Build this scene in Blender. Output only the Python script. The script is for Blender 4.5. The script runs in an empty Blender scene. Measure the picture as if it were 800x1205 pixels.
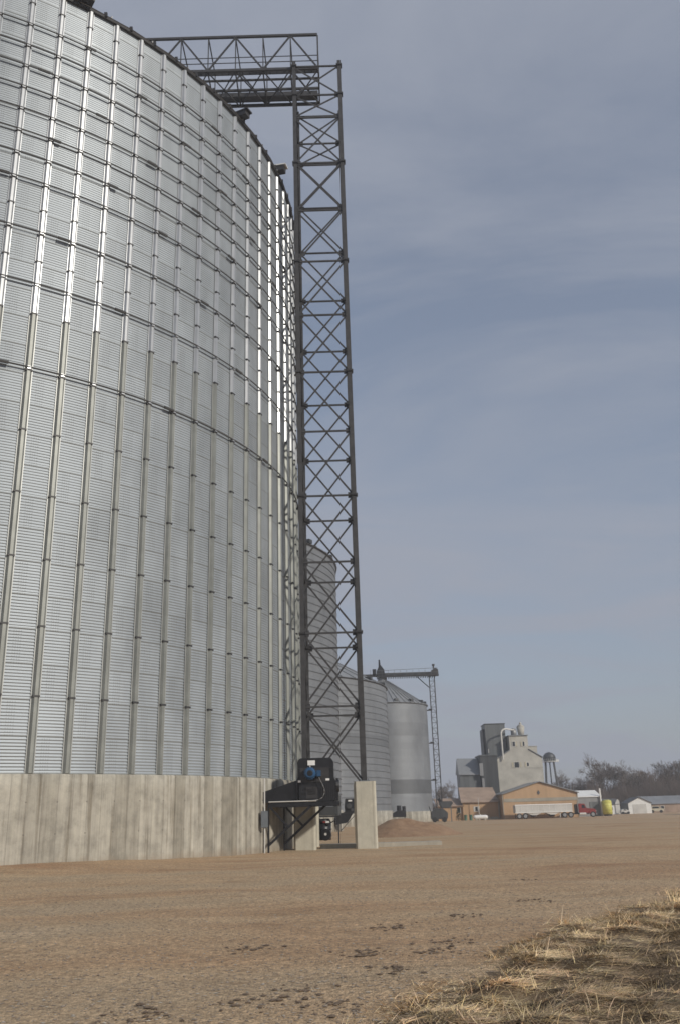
import bpy, math, random
import numpy as np
from mathutils import Vector, Matrix
random.seed(7); rng = np.random.default_rng(11)
S = bpy.context.scene
COL = S.collection
PI = math.pi
EYE = 1.7

# ------------------------------------------------------------------ materials
def nodes_of(name):
    m = bpy.data.materials.new(name); m.use_nodes = True
    nt = m.node_tree; b = nt.nodes['Principled BSDF']
    return m, nt, b

def ramp(nt, fac, stops):
    r = nt.nodes.new('ShaderNodeValToRGB'); nt.links.new(fac, r.inputs[0])
    e = r.color_ramp.elements
    while len(e) < len(stops): e.new(.5)
    for k, (p, c) in enumerate(stops):
        e[k].position = p; e[k].color = (*c, 1) if len(c) == 3 else c
    return r.outputs[0]

def noise(nt, vec, scale, detail=4, rough=.55, dist=0):
    n = nt.nodes.new('ShaderNodeTexNoise'); n.inputs['Scale'].default_value = scale
    n.inputs['Detail'].default_value = detail; n.inputs['Roughness'].default_value = rough
    n.inputs['Distortion'].default_value = dist
    nt.links.new(vec, n.inputs['Vector']); return n.outputs[0]

def coord(nt, kind='Object', scale=(1, 1, 1), rot=(0, 0, 0)):
    t = nt.nodes.new('ShaderNodeTexCoord'); mp = nt.nodes.new('ShaderNodeMapping')
    mp.inputs['Scale'].default_value = scale; mp.inputs['Rotation'].default_value = rot
    nt.links.new(t.outputs[kind], mp.inputs[0]); return mp.outputs[0]

def mixc(nt, fac, a, b, mode='MIX'):
    m = nt.nodes.new('ShaderNodeMix'); m.data_type = 'RGBA'; m.blend_type = mode
    for sock, v in ((m.inputs[0], fac), (m.inputs[6], a), (m.inputs[7], b)):
        if isinstance(v, (int, float)): sock.default_value = v
        elif isinstance(v, tuple): sock.default_value = (*v, 1)
        else: nt.links.new(v, sock)
    return m.outputs[2]

def math_(nt, op, a, b=0.0, c=0.0):
    m = nt.nodes.new('ShaderNodeMath'); m.operation = op
    for k, v in enumerate((a, b, c)):
        if isinstance(v, (int, float)): m.inputs[k].default_value = v
        else: nt.links.new(v, m.inputs[k])
    return m.outputs[0]

def bump(nt, b, h, strength=.3, dist=.02):
    n = nt.nodes.new('ShaderNodeBump'); n.inputs['Strength'].default_value = strength
    n.inputs['Distance'].default_value = dist
    nt.links.new(h, n.inputs['Height']); nt.links.new(n.outputs[0], b.inputs['Normal'])

MATS = {}
def plain(name, col, rough=.6, metal=0., var=.18, vscale=1.5, bmp=0, bscale=20, streak=False):
    m, nt, b = nodes_of(name)
    v = coord(nt, 'Object', (3, 3, .25) if streak else (1, 1, 1))
    n = noise(nt, v, vscale, 5)
    lo = tuple(c * (1 - var) for c in col); hi = tuple(min(1, c * (1 + var)) for c in col)
    nt.links.new(ramp(nt, n, [(.3, lo), (.7, hi)]), b.inputs['Base Color'])
    b.inputs['Roughness'].default_value = rough; b.inputs['Metallic'].default_value = metal
    if bmp: bump(nt, b, noise(nt, coord(nt), bscale, 3), bmp)
    MATS[name] = m; return m

plain('steel', (.05, .049, .05), .5, .1, .25, 3)
plain('steel_dark', (.035, .034, .036), .55, .1, .3, 3)
plain('black_metal', (.018, .0185, .021), .38, .2, .3, 2.5)
plain('blue_paint', (.02, .075, .17), .35, 0, .15, 5)
plain('white_paint', (.78, .78, .76), .45, 0, .06, 2)
plain('white_dull', (.58, .57, .54), .6, 0, .12, .6)
plain('grey_box', (.16, .18, .2), .5, .2, .1, 4)
plain('red_paint', (.24, .035, .032), .3, 0, .2, 1)
plain('yellow_poly', (.60, .58, .14), .5, 0, .1, 1)
plain('orange_wall', (.48, .32, .19), .8, 0, .1, .35, streak=True)
plain('stripe', (.36, .33, .27), .8, 0, .15, .6)
plain('tan_roof', (.34, .25, .19), .75, 0, .2, .5)
plain('grey_roof', (.27, .28, .29), .5, .3, .14, .4)
plain('roof_dark', (.10, .10, .105), .7, 0, .2, .6)
plain('galv_far', (.30, .305, .31), .5, .45, .13, .35, streak=True)
plain('galv_dark', (.07, .074, .078), .5, .4, .3, .4, streak=True)
plain('galv_mid', (.15, .16, .165), .5, .4, .2, .4, streak=True)
plain('elev_light', (.45, .435, .39), .7, .05, .16, .6)
plain('cream', (.48, .44, .34), .7, 0, .08, 1)
plain('glass_dark', (.025, .03, .035), .12, 0, .1, 3)
plain('tyre', (.02, .02, .02), .85)
plain('bark', (.105, .082, .068), .9, 0, .25, 4)
plain('twig', (.17, .14, .12), .9, 0, .2, 2)
plain('brush', (.09, .07, .062), .95, 0, .3, .8)
plain('green_dark', (.03, .04, .02), .9, 0, .3, 3)
plain('green_paint', (.07, .15, .1), .6)
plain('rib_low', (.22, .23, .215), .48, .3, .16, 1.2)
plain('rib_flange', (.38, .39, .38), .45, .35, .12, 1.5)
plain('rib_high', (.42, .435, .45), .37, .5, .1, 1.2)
plain('ring_metal', (.10, .10, .10), .5, .4, .2, 2)
plain('clod', (.15, .11, .078), .95, 0, .3, 8, .6, 30)
plain('pebble', (.30, .25, .20), .85, 0, .4, 30)
plain('pebble_pale', (.42, .38, .32), .85, 0, .2, 30)
plain('rock', (.55, .52, .47), .85, 0, .12, 4, .5, 8)
plain('cable', (.16, .16, .16), .5)
plain('grain_pale', (.5, .45, .33), .7)

def m_concrete(name, base, panels=False, pale=False):
    m, nt, b = nodes_of(name)
    n1 = noise(nt, coord(nt), 1.7, 8, .65)
    k = .82 if pale else .62
    c1 = ramp(nt, n1, [(.25, tuple(c * k for c in base)), (.55, base), (.8, tuple(min(1, c * 1.18) for c in base))])
    st = noise(nt, coord(nt, 'UV' if panels else 'Object', (3.0, .09, 1) if panels else (6, 6, .35)), 1.0, 8, .72)
    c2 = ramp(nt, st, [(.36, (.46, .42, .36)), (.49, (.95, .94, .93)), (.66, (1.25, 1.24, 1.2))])
    c = mixc(nt, .16 if pale else .85, c1, c2, 'MULTIPLY')
    if panels:
        # form boards: each board has its own tone; u is metres along the wall
        uv = coord(nt, 'UV'); sp = nt.nodes.new('ShaderNodeSeparateXYZ'); nt.links.new(uv, sp.inputs[0])
        fl = math_(nt, 'FLOOR', math_(nt, 'DIVIDE', sp.outputs[0], .62))
        wn = nt.nodes.new('ShaderNodeTexWhiteNoise'); wn.noise_dimensions = '1D'; nt.links.new(fl, wn.inputs['W'])
        c3 = ramp(nt, wn.outputs[0], [(0, (.66, .64, .60)), (.5, (.95, .94, .92)), (1, (1.18, 1.17, 1.15))])
        c = mixc(nt, .9, c, c3, 'MULTIPLY')
        fr = math_(nt, 'FRACT', math_(nt, 'DIVIDE', sp.outputs[0], .62))
        jt = math_(nt, 'LESS_THAN', fr, .035)
        c = mixc(nt, math_(nt, 'MULTIPLY', jt, .45), c, (.12, .11, .095))
        # tie holes left by the formwork
        tu = math_(nt, 'ABSOLUTE', math_(nt, 'SUBTRACT', math_(nt, 'FRACT', math_(nt, 'DIVIDE', sp.outputs[0], 1.24)), .5))
        tv_ = math_(nt, 'ABSOLUTE', math_(nt, 'SUBTRACT', math_(nt, 'FRACT', math_(nt, 'DIVIDE', math_(nt, 'ADD', sp.outputs[1], .5), 1.2)), .5))
        th = math_(nt, 'MULTIPLY', math_(nt, 'LESS_THAN', tu, .024), math_(nt, 'LESS_THAN', tv_, .022))
        c = mixc(nt, math_(nt, 'MULTIPLY', th, .6), c, (.1, .09, .08))
        # splash stain with its own ragged edge along the foot
        low = math_(nt, 'ADD', sp.outputs[1], math_(nt, 'MULTIPLY', noise(nt, coord(nt, 'UV', (1.2, .2, 1)), 1, 4), 1.1))
        lowf = ramp(nt, low, [(.55, (1, 1, 1)), (.95, (0, 0, 0))])
        c = mixc(nt, math_(nt, 'MULTIPLY', lowf, .55), c, (.26, .20, .14))
    nt.links.new(c, b.inputs['Base Color']); b.inputs['Roughness'].default_value = .88
    bump(nt, b, noise(nt, coord(nt), 14, 5), .35, .02)
    MATS[name] = m
m_concrete('concrete_wall', (.385, .37, .325), True)
m_concrete('concrete', (.50, .475, .395), False, True)
m_concrete('concrete_slab', (.40, .37, .31), False, True)

def m_sheet(name, base, metal, rough, dots=True, dark_seam=.55):
    """galvanised corrugated sheets. UV: u = stiffener bays, v = metres of height; the attribute 'tone' is each sheet's own zinc tone."""
    m, nt, b = nodes_of(name)
    at = nt.nodes.new('ShaderNodeAttribute'); at.attribute_name = 'tone'
    n1 = noise(nt, coord(nt, 'Object', (1, 1, .5)), .5, 6, .6)
    c = ramp(nt, n1, [(.3, tuple(x * .86 for x in base)), (.7, tuple(x * 1.12 for x in base))])
    c = mixc(nt, 1.0, c, at.outputs['Color'], 'MULTIPLY')
    sp = nt.nodes.new('ShaderNodeSeparateXYZ'); nt.links.new(coord(nt, 'UV'), sp.inputs[0])
    if dots:
        fu = math_(nt, 'FRACT', sp.outputs[0]); fv = math_(nt, 'FRACT', math_(nt, 'DIVIDE', sp.outputs[1], 1.435))
        row = math_(nt, 'FLOOR', math_(nt, 'DIVIDE', sp.outputs[1], 1.435))
        bay = math_(nt, 'FLOOR', sp.outputs[0])
        odd = math_(nt, 'MODULO', math_(nt, 'ADD', row, bay), 2)
        # bolted laps: four columns of bolts mid bay, in every second bay
        inb = math_(nt, 'MULTIPLY', math_(nt, 'GREATER_THAN', fu, .36), math_(nt, 'LESS_THAN', fu, .62))
        dt = math_(nt, 'GREATER_THAN', math_(nt, 'SINE', math_(nt, 'MULTIPLY', fu, 2 * PI / .065)), .1)
        dv = math_(nt, 'LESS_THAN', math_(nt, 'FRACT', math_(nt, 'DIVIDE', sp.outputs[1], .13045)), .55)
        dd = math_(nt, 'MULTIPLY', math_(nt, 'MULTIPLY', inb, odd), math_(nt, 'MULTIPLY', dt, dv))
        c = mixc(nt, math_(nt, 'MULTIPLY', dd, .26), c, (.07, .07, .07))
        sm = math_(nt, 'LESS_THAN', fv, .045)
        c = mixc(nt, math_(nt, 'MULTIPLY', sm, dark_seam), c, (.16, .155, .13))
    nt.links.new(c, b.inputs['Base Color'])
    b.inputs['Metallic'].default_value = metal
    nt.links.new(ramp(nt, n1, [(.3, (rough - .06,) * 3), (.7, (rough + .08,) * 3)]), b.inputs['Roughness'])
    MATS[name] = m
m_sheet('sheet_main', (.355, .39, .42), .42, .50, True, .3)
m_sheet('sheet_far', (.215, .23, .25), .30, .55, False)

def m_ground():
    m, nt, b = nodes_of('gravel_ground')
    v = coord(nt)
    big = noise(nt, coord(nt, 'Object', (.3, 1, 1), (0, 0, .12)), .2, 7, .62, .8)
    c1 = ramp(nt, big, [(.28, (.34, .20, .11)), (.42, (.43, .295, .175)), (.54, (.47, .345, .215)), (.62, (.43, .33, .215)), (.75, (.51, .395, .265))])
    mid = noise(nt, coord(nt, 'Object', (.6, 1.2, 1)), .9, 9, .72)
    c2 = ramp(nt, mid, [(.30, (.50, .42, .34)), (.41, (.92, .89, .85)), (.52, (1, .99, .97)), (.68, (1.2, 1.17, 1.12))])
    c = mixc(nt, .75, c1, c2, 'MULTIPLY')
    fine = noise(nt, v, 11, 7, .8)
    c3 = ramp(nt, fine, [(.36, (.42, .40, .38)), (.5, (1, 1, 1)), (.62, (1.55, 1.5, 1.45))])
    c = mixc(nt, .8, c, c3, 'MULTIPLY')
    vo = nt.nodes.new('ShaderNodeTexVoronoi'); vo.inputs['Scale'].default_value = 34; nt.links.new(v, vo.inputs['Vector'])
    c4 = ramp(nt, vo.outputs['Color'], [(0, (.62, .58, .56)), (.6, (1, 1, 1)), (.86, (1.1, 1.1, 1.1)), (1, (1.9, 1.85, 1.8))])
    c = mixc(nt, .85, c, c4, 'MULTIPLY')
    nt.links.new(c, b.inputs['Base Color']); b.inputs['Roughness'].default_value = .95
    h = math_(nt, 'ADD', math_(nt, 'MULTIPLY', fine, .6), math_(nt, 'MULTIPLY', vo.outputs['Distance'], -.5))
    bump(nt, b, h, .8, .035)
    MATS['gravel_ground'] = m
    m, nt, b = nodes_of('verge_soil')
    c = ramp(nt, noise(nt, coord(nt), 2.2, 8, .7), [(.3, (.07, .05, .032)), (.5, (.17, .12, .072)), (.72, (.36, .27, .16))])
    nt.links.new(c, b.inputs['Base Color']); b.inputs['Roughness'].default_value = 1
    bump(nt, b, noise(nt, coord(nt), 14, 6, .7), .9, .05)
    MATS['verge_soil'] = m
    m, nt, b = nodes_of('dirt')
    c = ramp(nt, noise(nt, coord(nt), 1.6, 8, .65), [(.3, (.23, .14, .085)), (.7, (.36, .24, .15))])
    nt.links.new(c, b.inputs['Base Color']); b.inputs['Roughness'].default_value = .95
    bump(nt, b, noise(nt, coord(nt), 6, 6, .7), .8, .08)
    MATS['dirt'] = m
    m, nt, b = nodes_of('asphalt')
    c = ramp(nt, noise(nt, coord(nt), .4, 8, .65), [(.3, (.055, .05, .046)), (.7, (.085, .078, .07))])
    nt.links.new(c, b.inputs['Base Color']); b.inputs['Roughness'].default_value = .9
    MATS['asphalt'] = m
    m, nt, b = nodes_of('straw')
    at = nt.nodes.new('ShaderNodeAttribute'); at.attribute_name = 'tone'
    c = mixc(nt, 1.0, (.66, .50, .285), at.outputs['Color'], 'MULTIPLY')
    nt.links.new(c, b.inputs['Base Color']); b.inputs['Roughness'].default_value = .8
    MATS['straw'] = m
m_ground()

# ------------------------------------------------------------------ mesh helpers
def tag(o, label=None, cat=None, group=None, kind=None):
    if label: o['label'] = label
    if cat: o['category'] = cat
    if group: o['group'] = group
    if kind: o['kind'] = kind
    return o

def thing(name, loc, label, cat, group=None):
    o = bpy.data.objects.new(name, None); o.location = loc; o.empty_display_size = .3
    COL.objects.link(o); return tag(o, label, cat, group)

class MB:
    def __init__(s, org=(0, 0, 0)): s.v = []; s.f = []; s.m = []; s.org = Vector(org)
    def add(s, vs, fs, mi=0):
        n = len(s.v); s.v += [tuple(Vector(p) - s.org) for p in vs]
        s.f += [tuple(i + n for i in f) for f in fs]; s.m += [mi] * len(fs)
    def box(s, x0, x1, y0, y1, z0, z1, mi=0):
        s.add([(x0, y0, z0), (x1, y0, z0), (x1, y1, z0), (x0, y1, z0), (x0, y0, z1), (x1, y0, z1), (x1, y1, z1), (x0, y1, z1)],
              [(0, 3, 2, 1), (4, 5, 6, 7), (0, 1, 5, 4), (1, 2, 6, 5), (2, 3, 7, 6), (3, 0, 4, 7)], mi)
    def bar(s, p, q, w, h=None, mi=0, up=(0, 0, 1)):
        h = h or w; p = Vector(p); q = Vector(q); d = (q - p).normalized(); u = Vector(up)
        if abs(d.dot(u)) > .95: u = Vector((0, 1, 0))
        a = d.cross(u).normalized() * (w / 2); b = a.cross(d).normalized() * (h / 2)
        vs = [p - a - b, p + a - b, p + a + b, p - a + b, q - a - b, q + a - b, q + a + b, q - a + b]
        s.add(vs, [(0, 3, 2, 1), (4, 5, 6, 7), (0, 1, 5, 4), (1, 2, 6, 5), (2, 3, 7, 6), (3, 0, 4, 7)], mi)
    def tube(s, p, q, r, r2=None, n=12, mi=0, cap=True):
        r2 = r if r2 is None else r2; p = Vector(p); q = Vector(q); d = (q - p).normalized()
        u = Vector((0, 0, 1)) if abs(d.z) < .95 else Vector((1, 0, 0))
        a = d.cross(u).normalized(); b = a.cross(d)
        vs = []
        for c, rr in ((p, r), (q, r2)):
            for k in range(n):
                t = 2 * PI * k / n; vs.append(c + (a * math.cos(t) + b * math.sin(t)) * rr)
        fs = [(k, (k + 1) % n, n + (k + 1) % n, n + k) for k in range(n)]
        if cap: fs += [tuple(range(n))[::-1], tuple(range(n, 2 * n))]
        s.add(vs, fs, mi)
    def path(s, pts, r, n=8, mi=0):
        for a, b in zip(pts, pts[1:]): s.tube(a, b, r, n=n, mi=mi)
    def prism(s, poly, axis, a, b, mi=0):
        """poly in the two other axes, extruded along axis from a to b"""
        def P(u, v, w): return {'x': (w, u, v), 'y': (u, w, v), 'z': (u, v, w)}[axis]
        n = len(poly)
        vs = [P(u, v, a) for u, v in poly] + [P(u, v, b) for u, v in poly]
        s.add(vs, [tuple(range(n)), tuple(range(n, 2 * n))[::-1]] + [(k, n + k, n + (k + 1) % n, (k + 1) % n) for k in range(n)], mi)
    def build(s, name, mats, parent=None, smooth=False, bevel=0, fixn=True):
        me = bpy.data.meshes.new(name); me.from_pydata(s.v, [], s.f)
        if isinstance(mats, str): mats = [mats]
        for k in mats: me.materials.append(MATS[k])
        me.polygons.foreach_set('material_index', s.m)
        if fixn:
            import bmesh
            bm = bmesh.new(); bm.from_mesh(me); bmesh.ops.recalc_face_normals(bm, faces=bm.faces[:])
            if bevel: bmesh.ops.bevel(bm, geom=bm.edges[:], offset=bevel, segments=2, affect='EDGES', clamp_overlap=True)
            bm.to_mesh(me); bm.free()
        if smooth: me.polygons.foreach_set('use_smooth', [True] * len(me.polygons))
        o = bpy.data.objects.new(name, me); COL.objects.link(o)
        if parent is not None:
            o.parent = parent
            o.location = s.org - Vector(world_loc(parent))
        else: o.location = s.org
        return o

def world_loc(o):
    p = Vector(o.location)
    while o.parent: o = o.parent; p += Vector(o.location)
    return p

def one(parent, name, mats, fn, smooth=False, bevel=0):
    """one part built in world coordinates, its origin at its parent's"""
    b = MB(world_loc(parent)); fn(b); return b.build(name, mats, parent, smooth, bevel)

def grid_mesh(name, V, nu, nv, mats, wrap=False, uv=None, tone=None, smooth=True, matidx=None):
    """V (nv*nu,3) rows along v"""
    me = bpy.data.meshes.new(name)
    i = np.arange(nv - 1)[:, None] * nu + np.arange(nu - 1)[None, :]
    if wrap:
        i = np.arange(nv - 1)[:, None] * nu + np.arange(nu)[None, :]
        j = np.arange(nv - 1)[:, None] * nu + ((np.arange(nu) + 1) % nu)[None, :]
    else: j = i + 1
    q = np.stack([i, j, j + nu, i + nu], -1).reshape(-1, 4)
    n = len(q)
    me.vertices.add(len(V)); me.vertices.foreach_set('co', V.astype(np.float32).ravel())
    me.loops.add(n * 4); me.loops.foreach_set('vertex_index', q.astype(np.int32).ravel())
    me.polygons.add(n); me.polygons.foreach_set('loop_start', np.arange(0, n * 4, 4, dtype=np.int32))
    me.polygons.foreach_set('loop_total', np.full(n, 4, np.int32))
    if smooth: me.polygons.foreach_set('use_smooth', np.ones(n, bool))
    for k in ([mats] if isinstance(mats, str) else mats): me.materials.append(MATS[k])
    if matidx is not None: me.polygons.foreach_set('material_index', matidx.astype(np.int32))
    me.update(calc_edges=True)
    if uv is not None:
        l = me.uv_layers.new(name='UVMap'); l.data.foreach_set('uv', uv[q.ravel()].astype(np.float32).ravel())
    if tone is not None:
        a = me.color_attributes.new('tone', 'FLOAT_COLOR', 'CORNER')
        t = np.repeat(tone, 4); a.data.foreach_set('color', np.stack([t, t, t, np.ones_like(t)], -1).astype(np.float32).ravel())
    me.validate()
    return me

def link_mesh(name, me, parent=None, loc=(0, 0, 0)):
    o = bpy.data.objects.new(name, me); COL.objects.link(o); o.location = loc
    if parent is not None: o.parent = parent
    return o

# ------------------------------------------------------------------ ground
def sstep(x): x = np.clip(x, 0, 1); return x * x * (3 - 2 * x)
VERGE = [(-6, 4.4), (-3.0, 5.9), (-0.6, 8.0), (0.4, 9.2), (1.3, 11.0), (2.5, 13.6), (4.3, 16.2), (6.6, 19.2), (10, 23.4), (16, 28.5), (30, 38)]
vx = np.array([p[0] for p in VERGE]); vy = np.array([p[1] for p in VERGE])
def verge_d(x, y):
    """how far inside the verge (towards the camera side), metres"""
    return (np.interp(x, vx, vy) - y) * .62
def hgt(x, y):
    x = np.asarray(x, float); y = np.asarray(y, float)
    r = np.hypot(x + 26.73, y - 55.46)
    berm = .27 * sstep((-x - 4) / 9) * sstep((34 - r) / 10) * (y < 60)
    near = np.exp(-((x / 60) ** 2 + ((y - 25) / 60) ** 2))
    und = near * .03 * (np.sin(x * .7 + 1.3 * np.sin(y * .3)) * np.cos(y * .45 + x * .1) + .5 * np.sin(x * 1.7 + y * 1.1))
    d = verge_d(x, y) + .35 * np.sin(x * 2.1 + y * 1.3) * .6
    inside = sstep(d / 1.2)
    bumps = .07 * np.sin(x * 3.1 + np.sin(y * 2.3)) * np.cos(y * 2.7 + .7 * x) + .05 * np.sin(x * 6.3 + y * 4.1) * np.sin(y * 7.1 - x)
    return berm + und * (1 - inside) + inside * (.05 + bumps * (y < 60))

def axis(lo, hi, fine_lo, fine_hi, step, far):
    a = list(np.arange(fine_lo, fine_hi + 1e-6, step)); s = step; x = fine_hi
    while x < hi: s *= 1.25; x += s; a.append(min(x, hi))
    s = step; x = fine_lo
    while x > lo: s *= 1.25; x -= s; a.insert(0, max(x, lo))
    return np.array(a)
gx = axis(-700, 760, -8, 14, .16, 0); gy = axis(-500, 900, 4, 30, .16, 0)
GX, GY = np.meshgrid(gx, gy)
V = np.stack([GX.ravel(), GY.ravel(), hgt(GX, GY).ravel()], -1)
cx = (GX[:-1, :-1] + GX[1:, 1:]) / 2; cy = (GY[:-1, :-1] + GY[1:, 1:]) / 2
d = verge_d(cx, cy) + .35 * np.sin(cx * 2.1 + cy * 1.3) * .6 + .22 * np.sin(cx * 5.3 - cy * 3.7)
mi = ((d > .1) & (cy < 60)).astype(int).ravel()
g = link_mesh('ground', grid_mesh('ground', V, len(gx), len(gy), ['gravel_ground', 'verge_soil'], matidx=mi))
tag(g, 'packed brown gravel yard stretching to the far buildings', 'ground', kind='structure')

b = MB(); b.add([(60, 168, .02), (420, 190, .02), (420, 197, .02), (58, 176, .02)], [(0, 1, 2, 3)])
tag(b.build('road', 'asphalt'), 'dark strip of asphalt road in front of the white garage', 'road', kind='structure')

# stones of the yard
def stones(name, n, rmin, rmax, mats, label, region):
    vs = []; fs = []; mi = []
    ico = [(0, 0, 1), (.9, 0, .3), (.28, .85, .3), (-.72, .52, .3), (-.72, -.52, .3), (.28, -.85, .3), (0, 0, -.6)]
    it = [(0, 1, 2), (0, 2, 3), (0, 3, 4), (0, 4, 5), (0, 5, 1), (6, 2, 1), (6, 3, 2), (6, 4, 3), (6, 5, 4), (6, 1, 5)]
    k = 0
    while k < n:
        x, y = region()
        if verge_d(x, y) > .5: continue
        k += 1
        r = rmin + (rmax - rmin) * random.random() ** 3
        z = float(hgt(x, y)) + r * .1; c = random.random() * 6.28; sx = r * random.uniform(.8, 1.5); sy = r; sz = r * random.uniform(.25, .6)
        o = len(vs)
        for a, bb, cc in ico:
            a += random.uniform(-.2, .2); bb += random.uniform(-.2, .2)
            vs.append((x + (a * math.cos(c) - bb * math.sin(c)) * sx, y + (a * math.sin(c) + bb * math.cos(c)) * sy, z + cc * sz))
        fs += [tuple(i + o for i in t) for t in it]; q = random.random(); mi += [0 if q < .86 else 1] * 10
    me = bpy.data.meshes.new(name); me.from_pydata(vs, [], fs)
    for m_ in mats: me.materials.append(MATS[m_])
    me.polygons.foreach_set('material_index', mi)
    o = link_mesh(name, me); tag(o, label, 'stones', kind='stuff'); return o
def reg_near():
    y = 7.5 + 30 * random.random() ** 1.7
    return random.uniform(-.42 * y - .5, .44 * y), y
stones('loose_gravel', 26000, .006, .024, ['pebble', 'pebble_pale'], 'loose grey and tan stones strewn over the gravel yard', reg_near)

def reg_clod():
    while True:
        t = random.choice([(-.5, 10.3), (.4, 11.2), (-1, 9.6), (1.0, 12.6), (.2, 12.6), (1.3, 13.6), (-2, 9.0), (-.2, 9.4), (1.9, 16.5), (4.4, 24.5), (-1.4, 13.6), (3.6, 19), (.55, 15.5)])
        x = t[0] + random.gauss(0, .2); y = t[1] + random.gauss(0, .24)
        return x, y
stones('soil_clods', 800, .006, .05, ['clod', 'clod'], 'dark clods of soil dropped on the gravel beside the dry grass', reg_clod)

b = MB((-9.35, 42.3, .12))
ang = np.linspace(0, 2 * PI, 9)[:-1]
prof = [(-.05, .42), (.06, .46), (.17, .33), (.24, .08)]
vs = [(-9.35 + math.cos(a) * r * random.uniform(.75, 1.15) * 1.3, 42.3 + math.sin(a) * r * .8, .14 + z) for z, r in prof for a in ang]
b.add(vs, [(8 * i + k, 8 * i + (k + 1) % 8, 8 * i + 8 + (k + 1) % 8, 8 * i + 8 + k) for i in range(3) for k in range(8)] + [tuple(range(24, 32))])
tag(b.build('rock', 'rock'), 'single pale flat rock lying against the foot of the concrete bin wall', 'rock')

# ------------------------------------------------------------------ dry grass verge
def make_grass():
    n_cl = 9500; blades = []
    cxs = []; 
    while len(cxs) < n_cl:
        x = random.uniform(-3.5, 13); y = random.uniform(4.5, 26)
        d = float(verge_d(x, y)) + .35 * math.sin(x * 2.1 + y * 1.3) * .6
        if d < -.05 or d > 7 or y < .5 + x * 1.1 - 2: continue
        if math.sin(x * 1.9 + 2 * math.sin(y * 1.1)) * math.cos(y * 1.6 - x) < -.5 and random.random() < .75: continue
        cxs.append((x, y, d))
    C = np.array(cxs); per = 44
    N = n_cl * per
    c = np.repeat(C, per, 0)
    cl_dir = np.repeat(rng.uniform(0, 6.28, n_cl), per) + rng.normal(0, .8, N)
    edge = np.repeat(np.exp(-np.clip(C[:, 2], 0, 9) / .9), per)
    patch = .5 + .5 * np.sin(c[:, 0] * 1.3 + 1.7) * np.cos(c[:, 1] * .9 + .4)
    L = rng.uniform(.10, .36, N) * np.repeat(rng.choice([.5, .8, 1.0, 1.5], n_cl, p=[.38, .36, .23, .03]), per)
    flat = np.clip(np.repeat(rng.choice([.35, .7, .95, 1.05], n_cl, p=[.004, .13, .42, .446]), per) + rng.normal(0, .13, N), .05, 1.15)
    sp = np.repeat(rng.uniform(.05, .16, n_cl), per)
    bx = c[:, 0] + rng.normal(0, 1, N) * sp; by = c[:, 1] + rng.normal(0, 1, N) * sp
    bz = hgt(bx, by) - .01
    wd = rng.uniform(.0018, .0042, N)
    dx = np.cos(cl_dir); dy = np.sin(cl_dir)
    segs = 3; V = np.zeros((N, segs + 1, 2, 3)); tz = np.linspace(0, 1, segs + 1)
    curl = rng.uniform(.1, 1.9, N)
    for k, t in enumerate(tz):
        lean = (1.15 - flat) ; ang = (PI / 2 * (1 - flat * .85)) * (1 - t * .0) - curl * t
        if k == 0: px, pz = np.zeros(N), np.zeros(N)
        else:
            px = px + np.cos(ang) * L / segs; pz = pz + np.sin(ang) * L / segs
        zz = np.maximum(bz + pz, bz + .004 + .01 * t)
        ox = bx + dx * px; oy = by + dy * px
        w = wd * (1 - t * .75)
        sx = -dy * w; sy = dx * w
        V[:, k, 0] = np.stack([ox - sx, oy - sy, zz], -1); V[:, k, 1] = np.stack([ox + sx, oy + sy, zz + w * .5], -1)
    V = V.reshape(-1, 3)
    base = (np.arange(N) * (segs + 1) * 2)[:, None]
    q = np.concatenate([np.stack([base + 2 * k, base + 2 * k + 1, base + 2 * k + 3, base + 2 * k + 2], -1) for k in range(segs)], 1).reshape(-1, 4)
    me = bpy.data.meshes.new('dry_grass'); n = len(q)
    me.vertices.add(len(V)); me.vertices.foreach_set('co', V.astype(np.float32).ravel())
    me.loops.add(n * 4); me.loops.foreach_set('vertex_index', q.astype(np.int32).ravel())
    me.polygons.add(n); me.polygons.foreach_set('loop_start', np.arange(0, n * 4, 4, dtype=np.int32)); me.polygons.foreach_set('loop_total', np.full(n, 4, np.int32))
    me.materials.append(MATS['straw']); me.update(calc_edges=True)
    clt = rng.choice([.3, .62, 1.05, 1.4, 1.7], n_cl, p=[.2, .25, .25, .2, .10])
    # the strip by the gravel and the far corner hold pale fresh straw, the inside of the verge older brown straw
    clt = clt * (1 - .35 * sstep((C[:, 2] - .8) / 2.2)) + .22 * np.exp(-np.clip(C[:, 2], 0, 9) / .8)
    t = np.repeat(clt, per) * rng.uniform(.7, 1.25, N)
    warm = np.repeat(rng.uniform(.9, 1.08, n_cl), per)
    colr = np.stack([t, t * warm, t * warm * rng.uniform(.85, 1.2, N), np.ones(N)], -1)
    a = me.color_attributes.new('tone', 'FLOAT_COLOR', 'CORNER')
    a.data.foreach_set('color', np.repeat(colr, segs * 4, 0).astype(np.float32).ravel())
    me.validate()
    tag(link_mesh('dry_grass', me), 'matted dry straw coloured grass along the edge of the yard', 'grass', kind='stuff')
make_grass()

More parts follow.
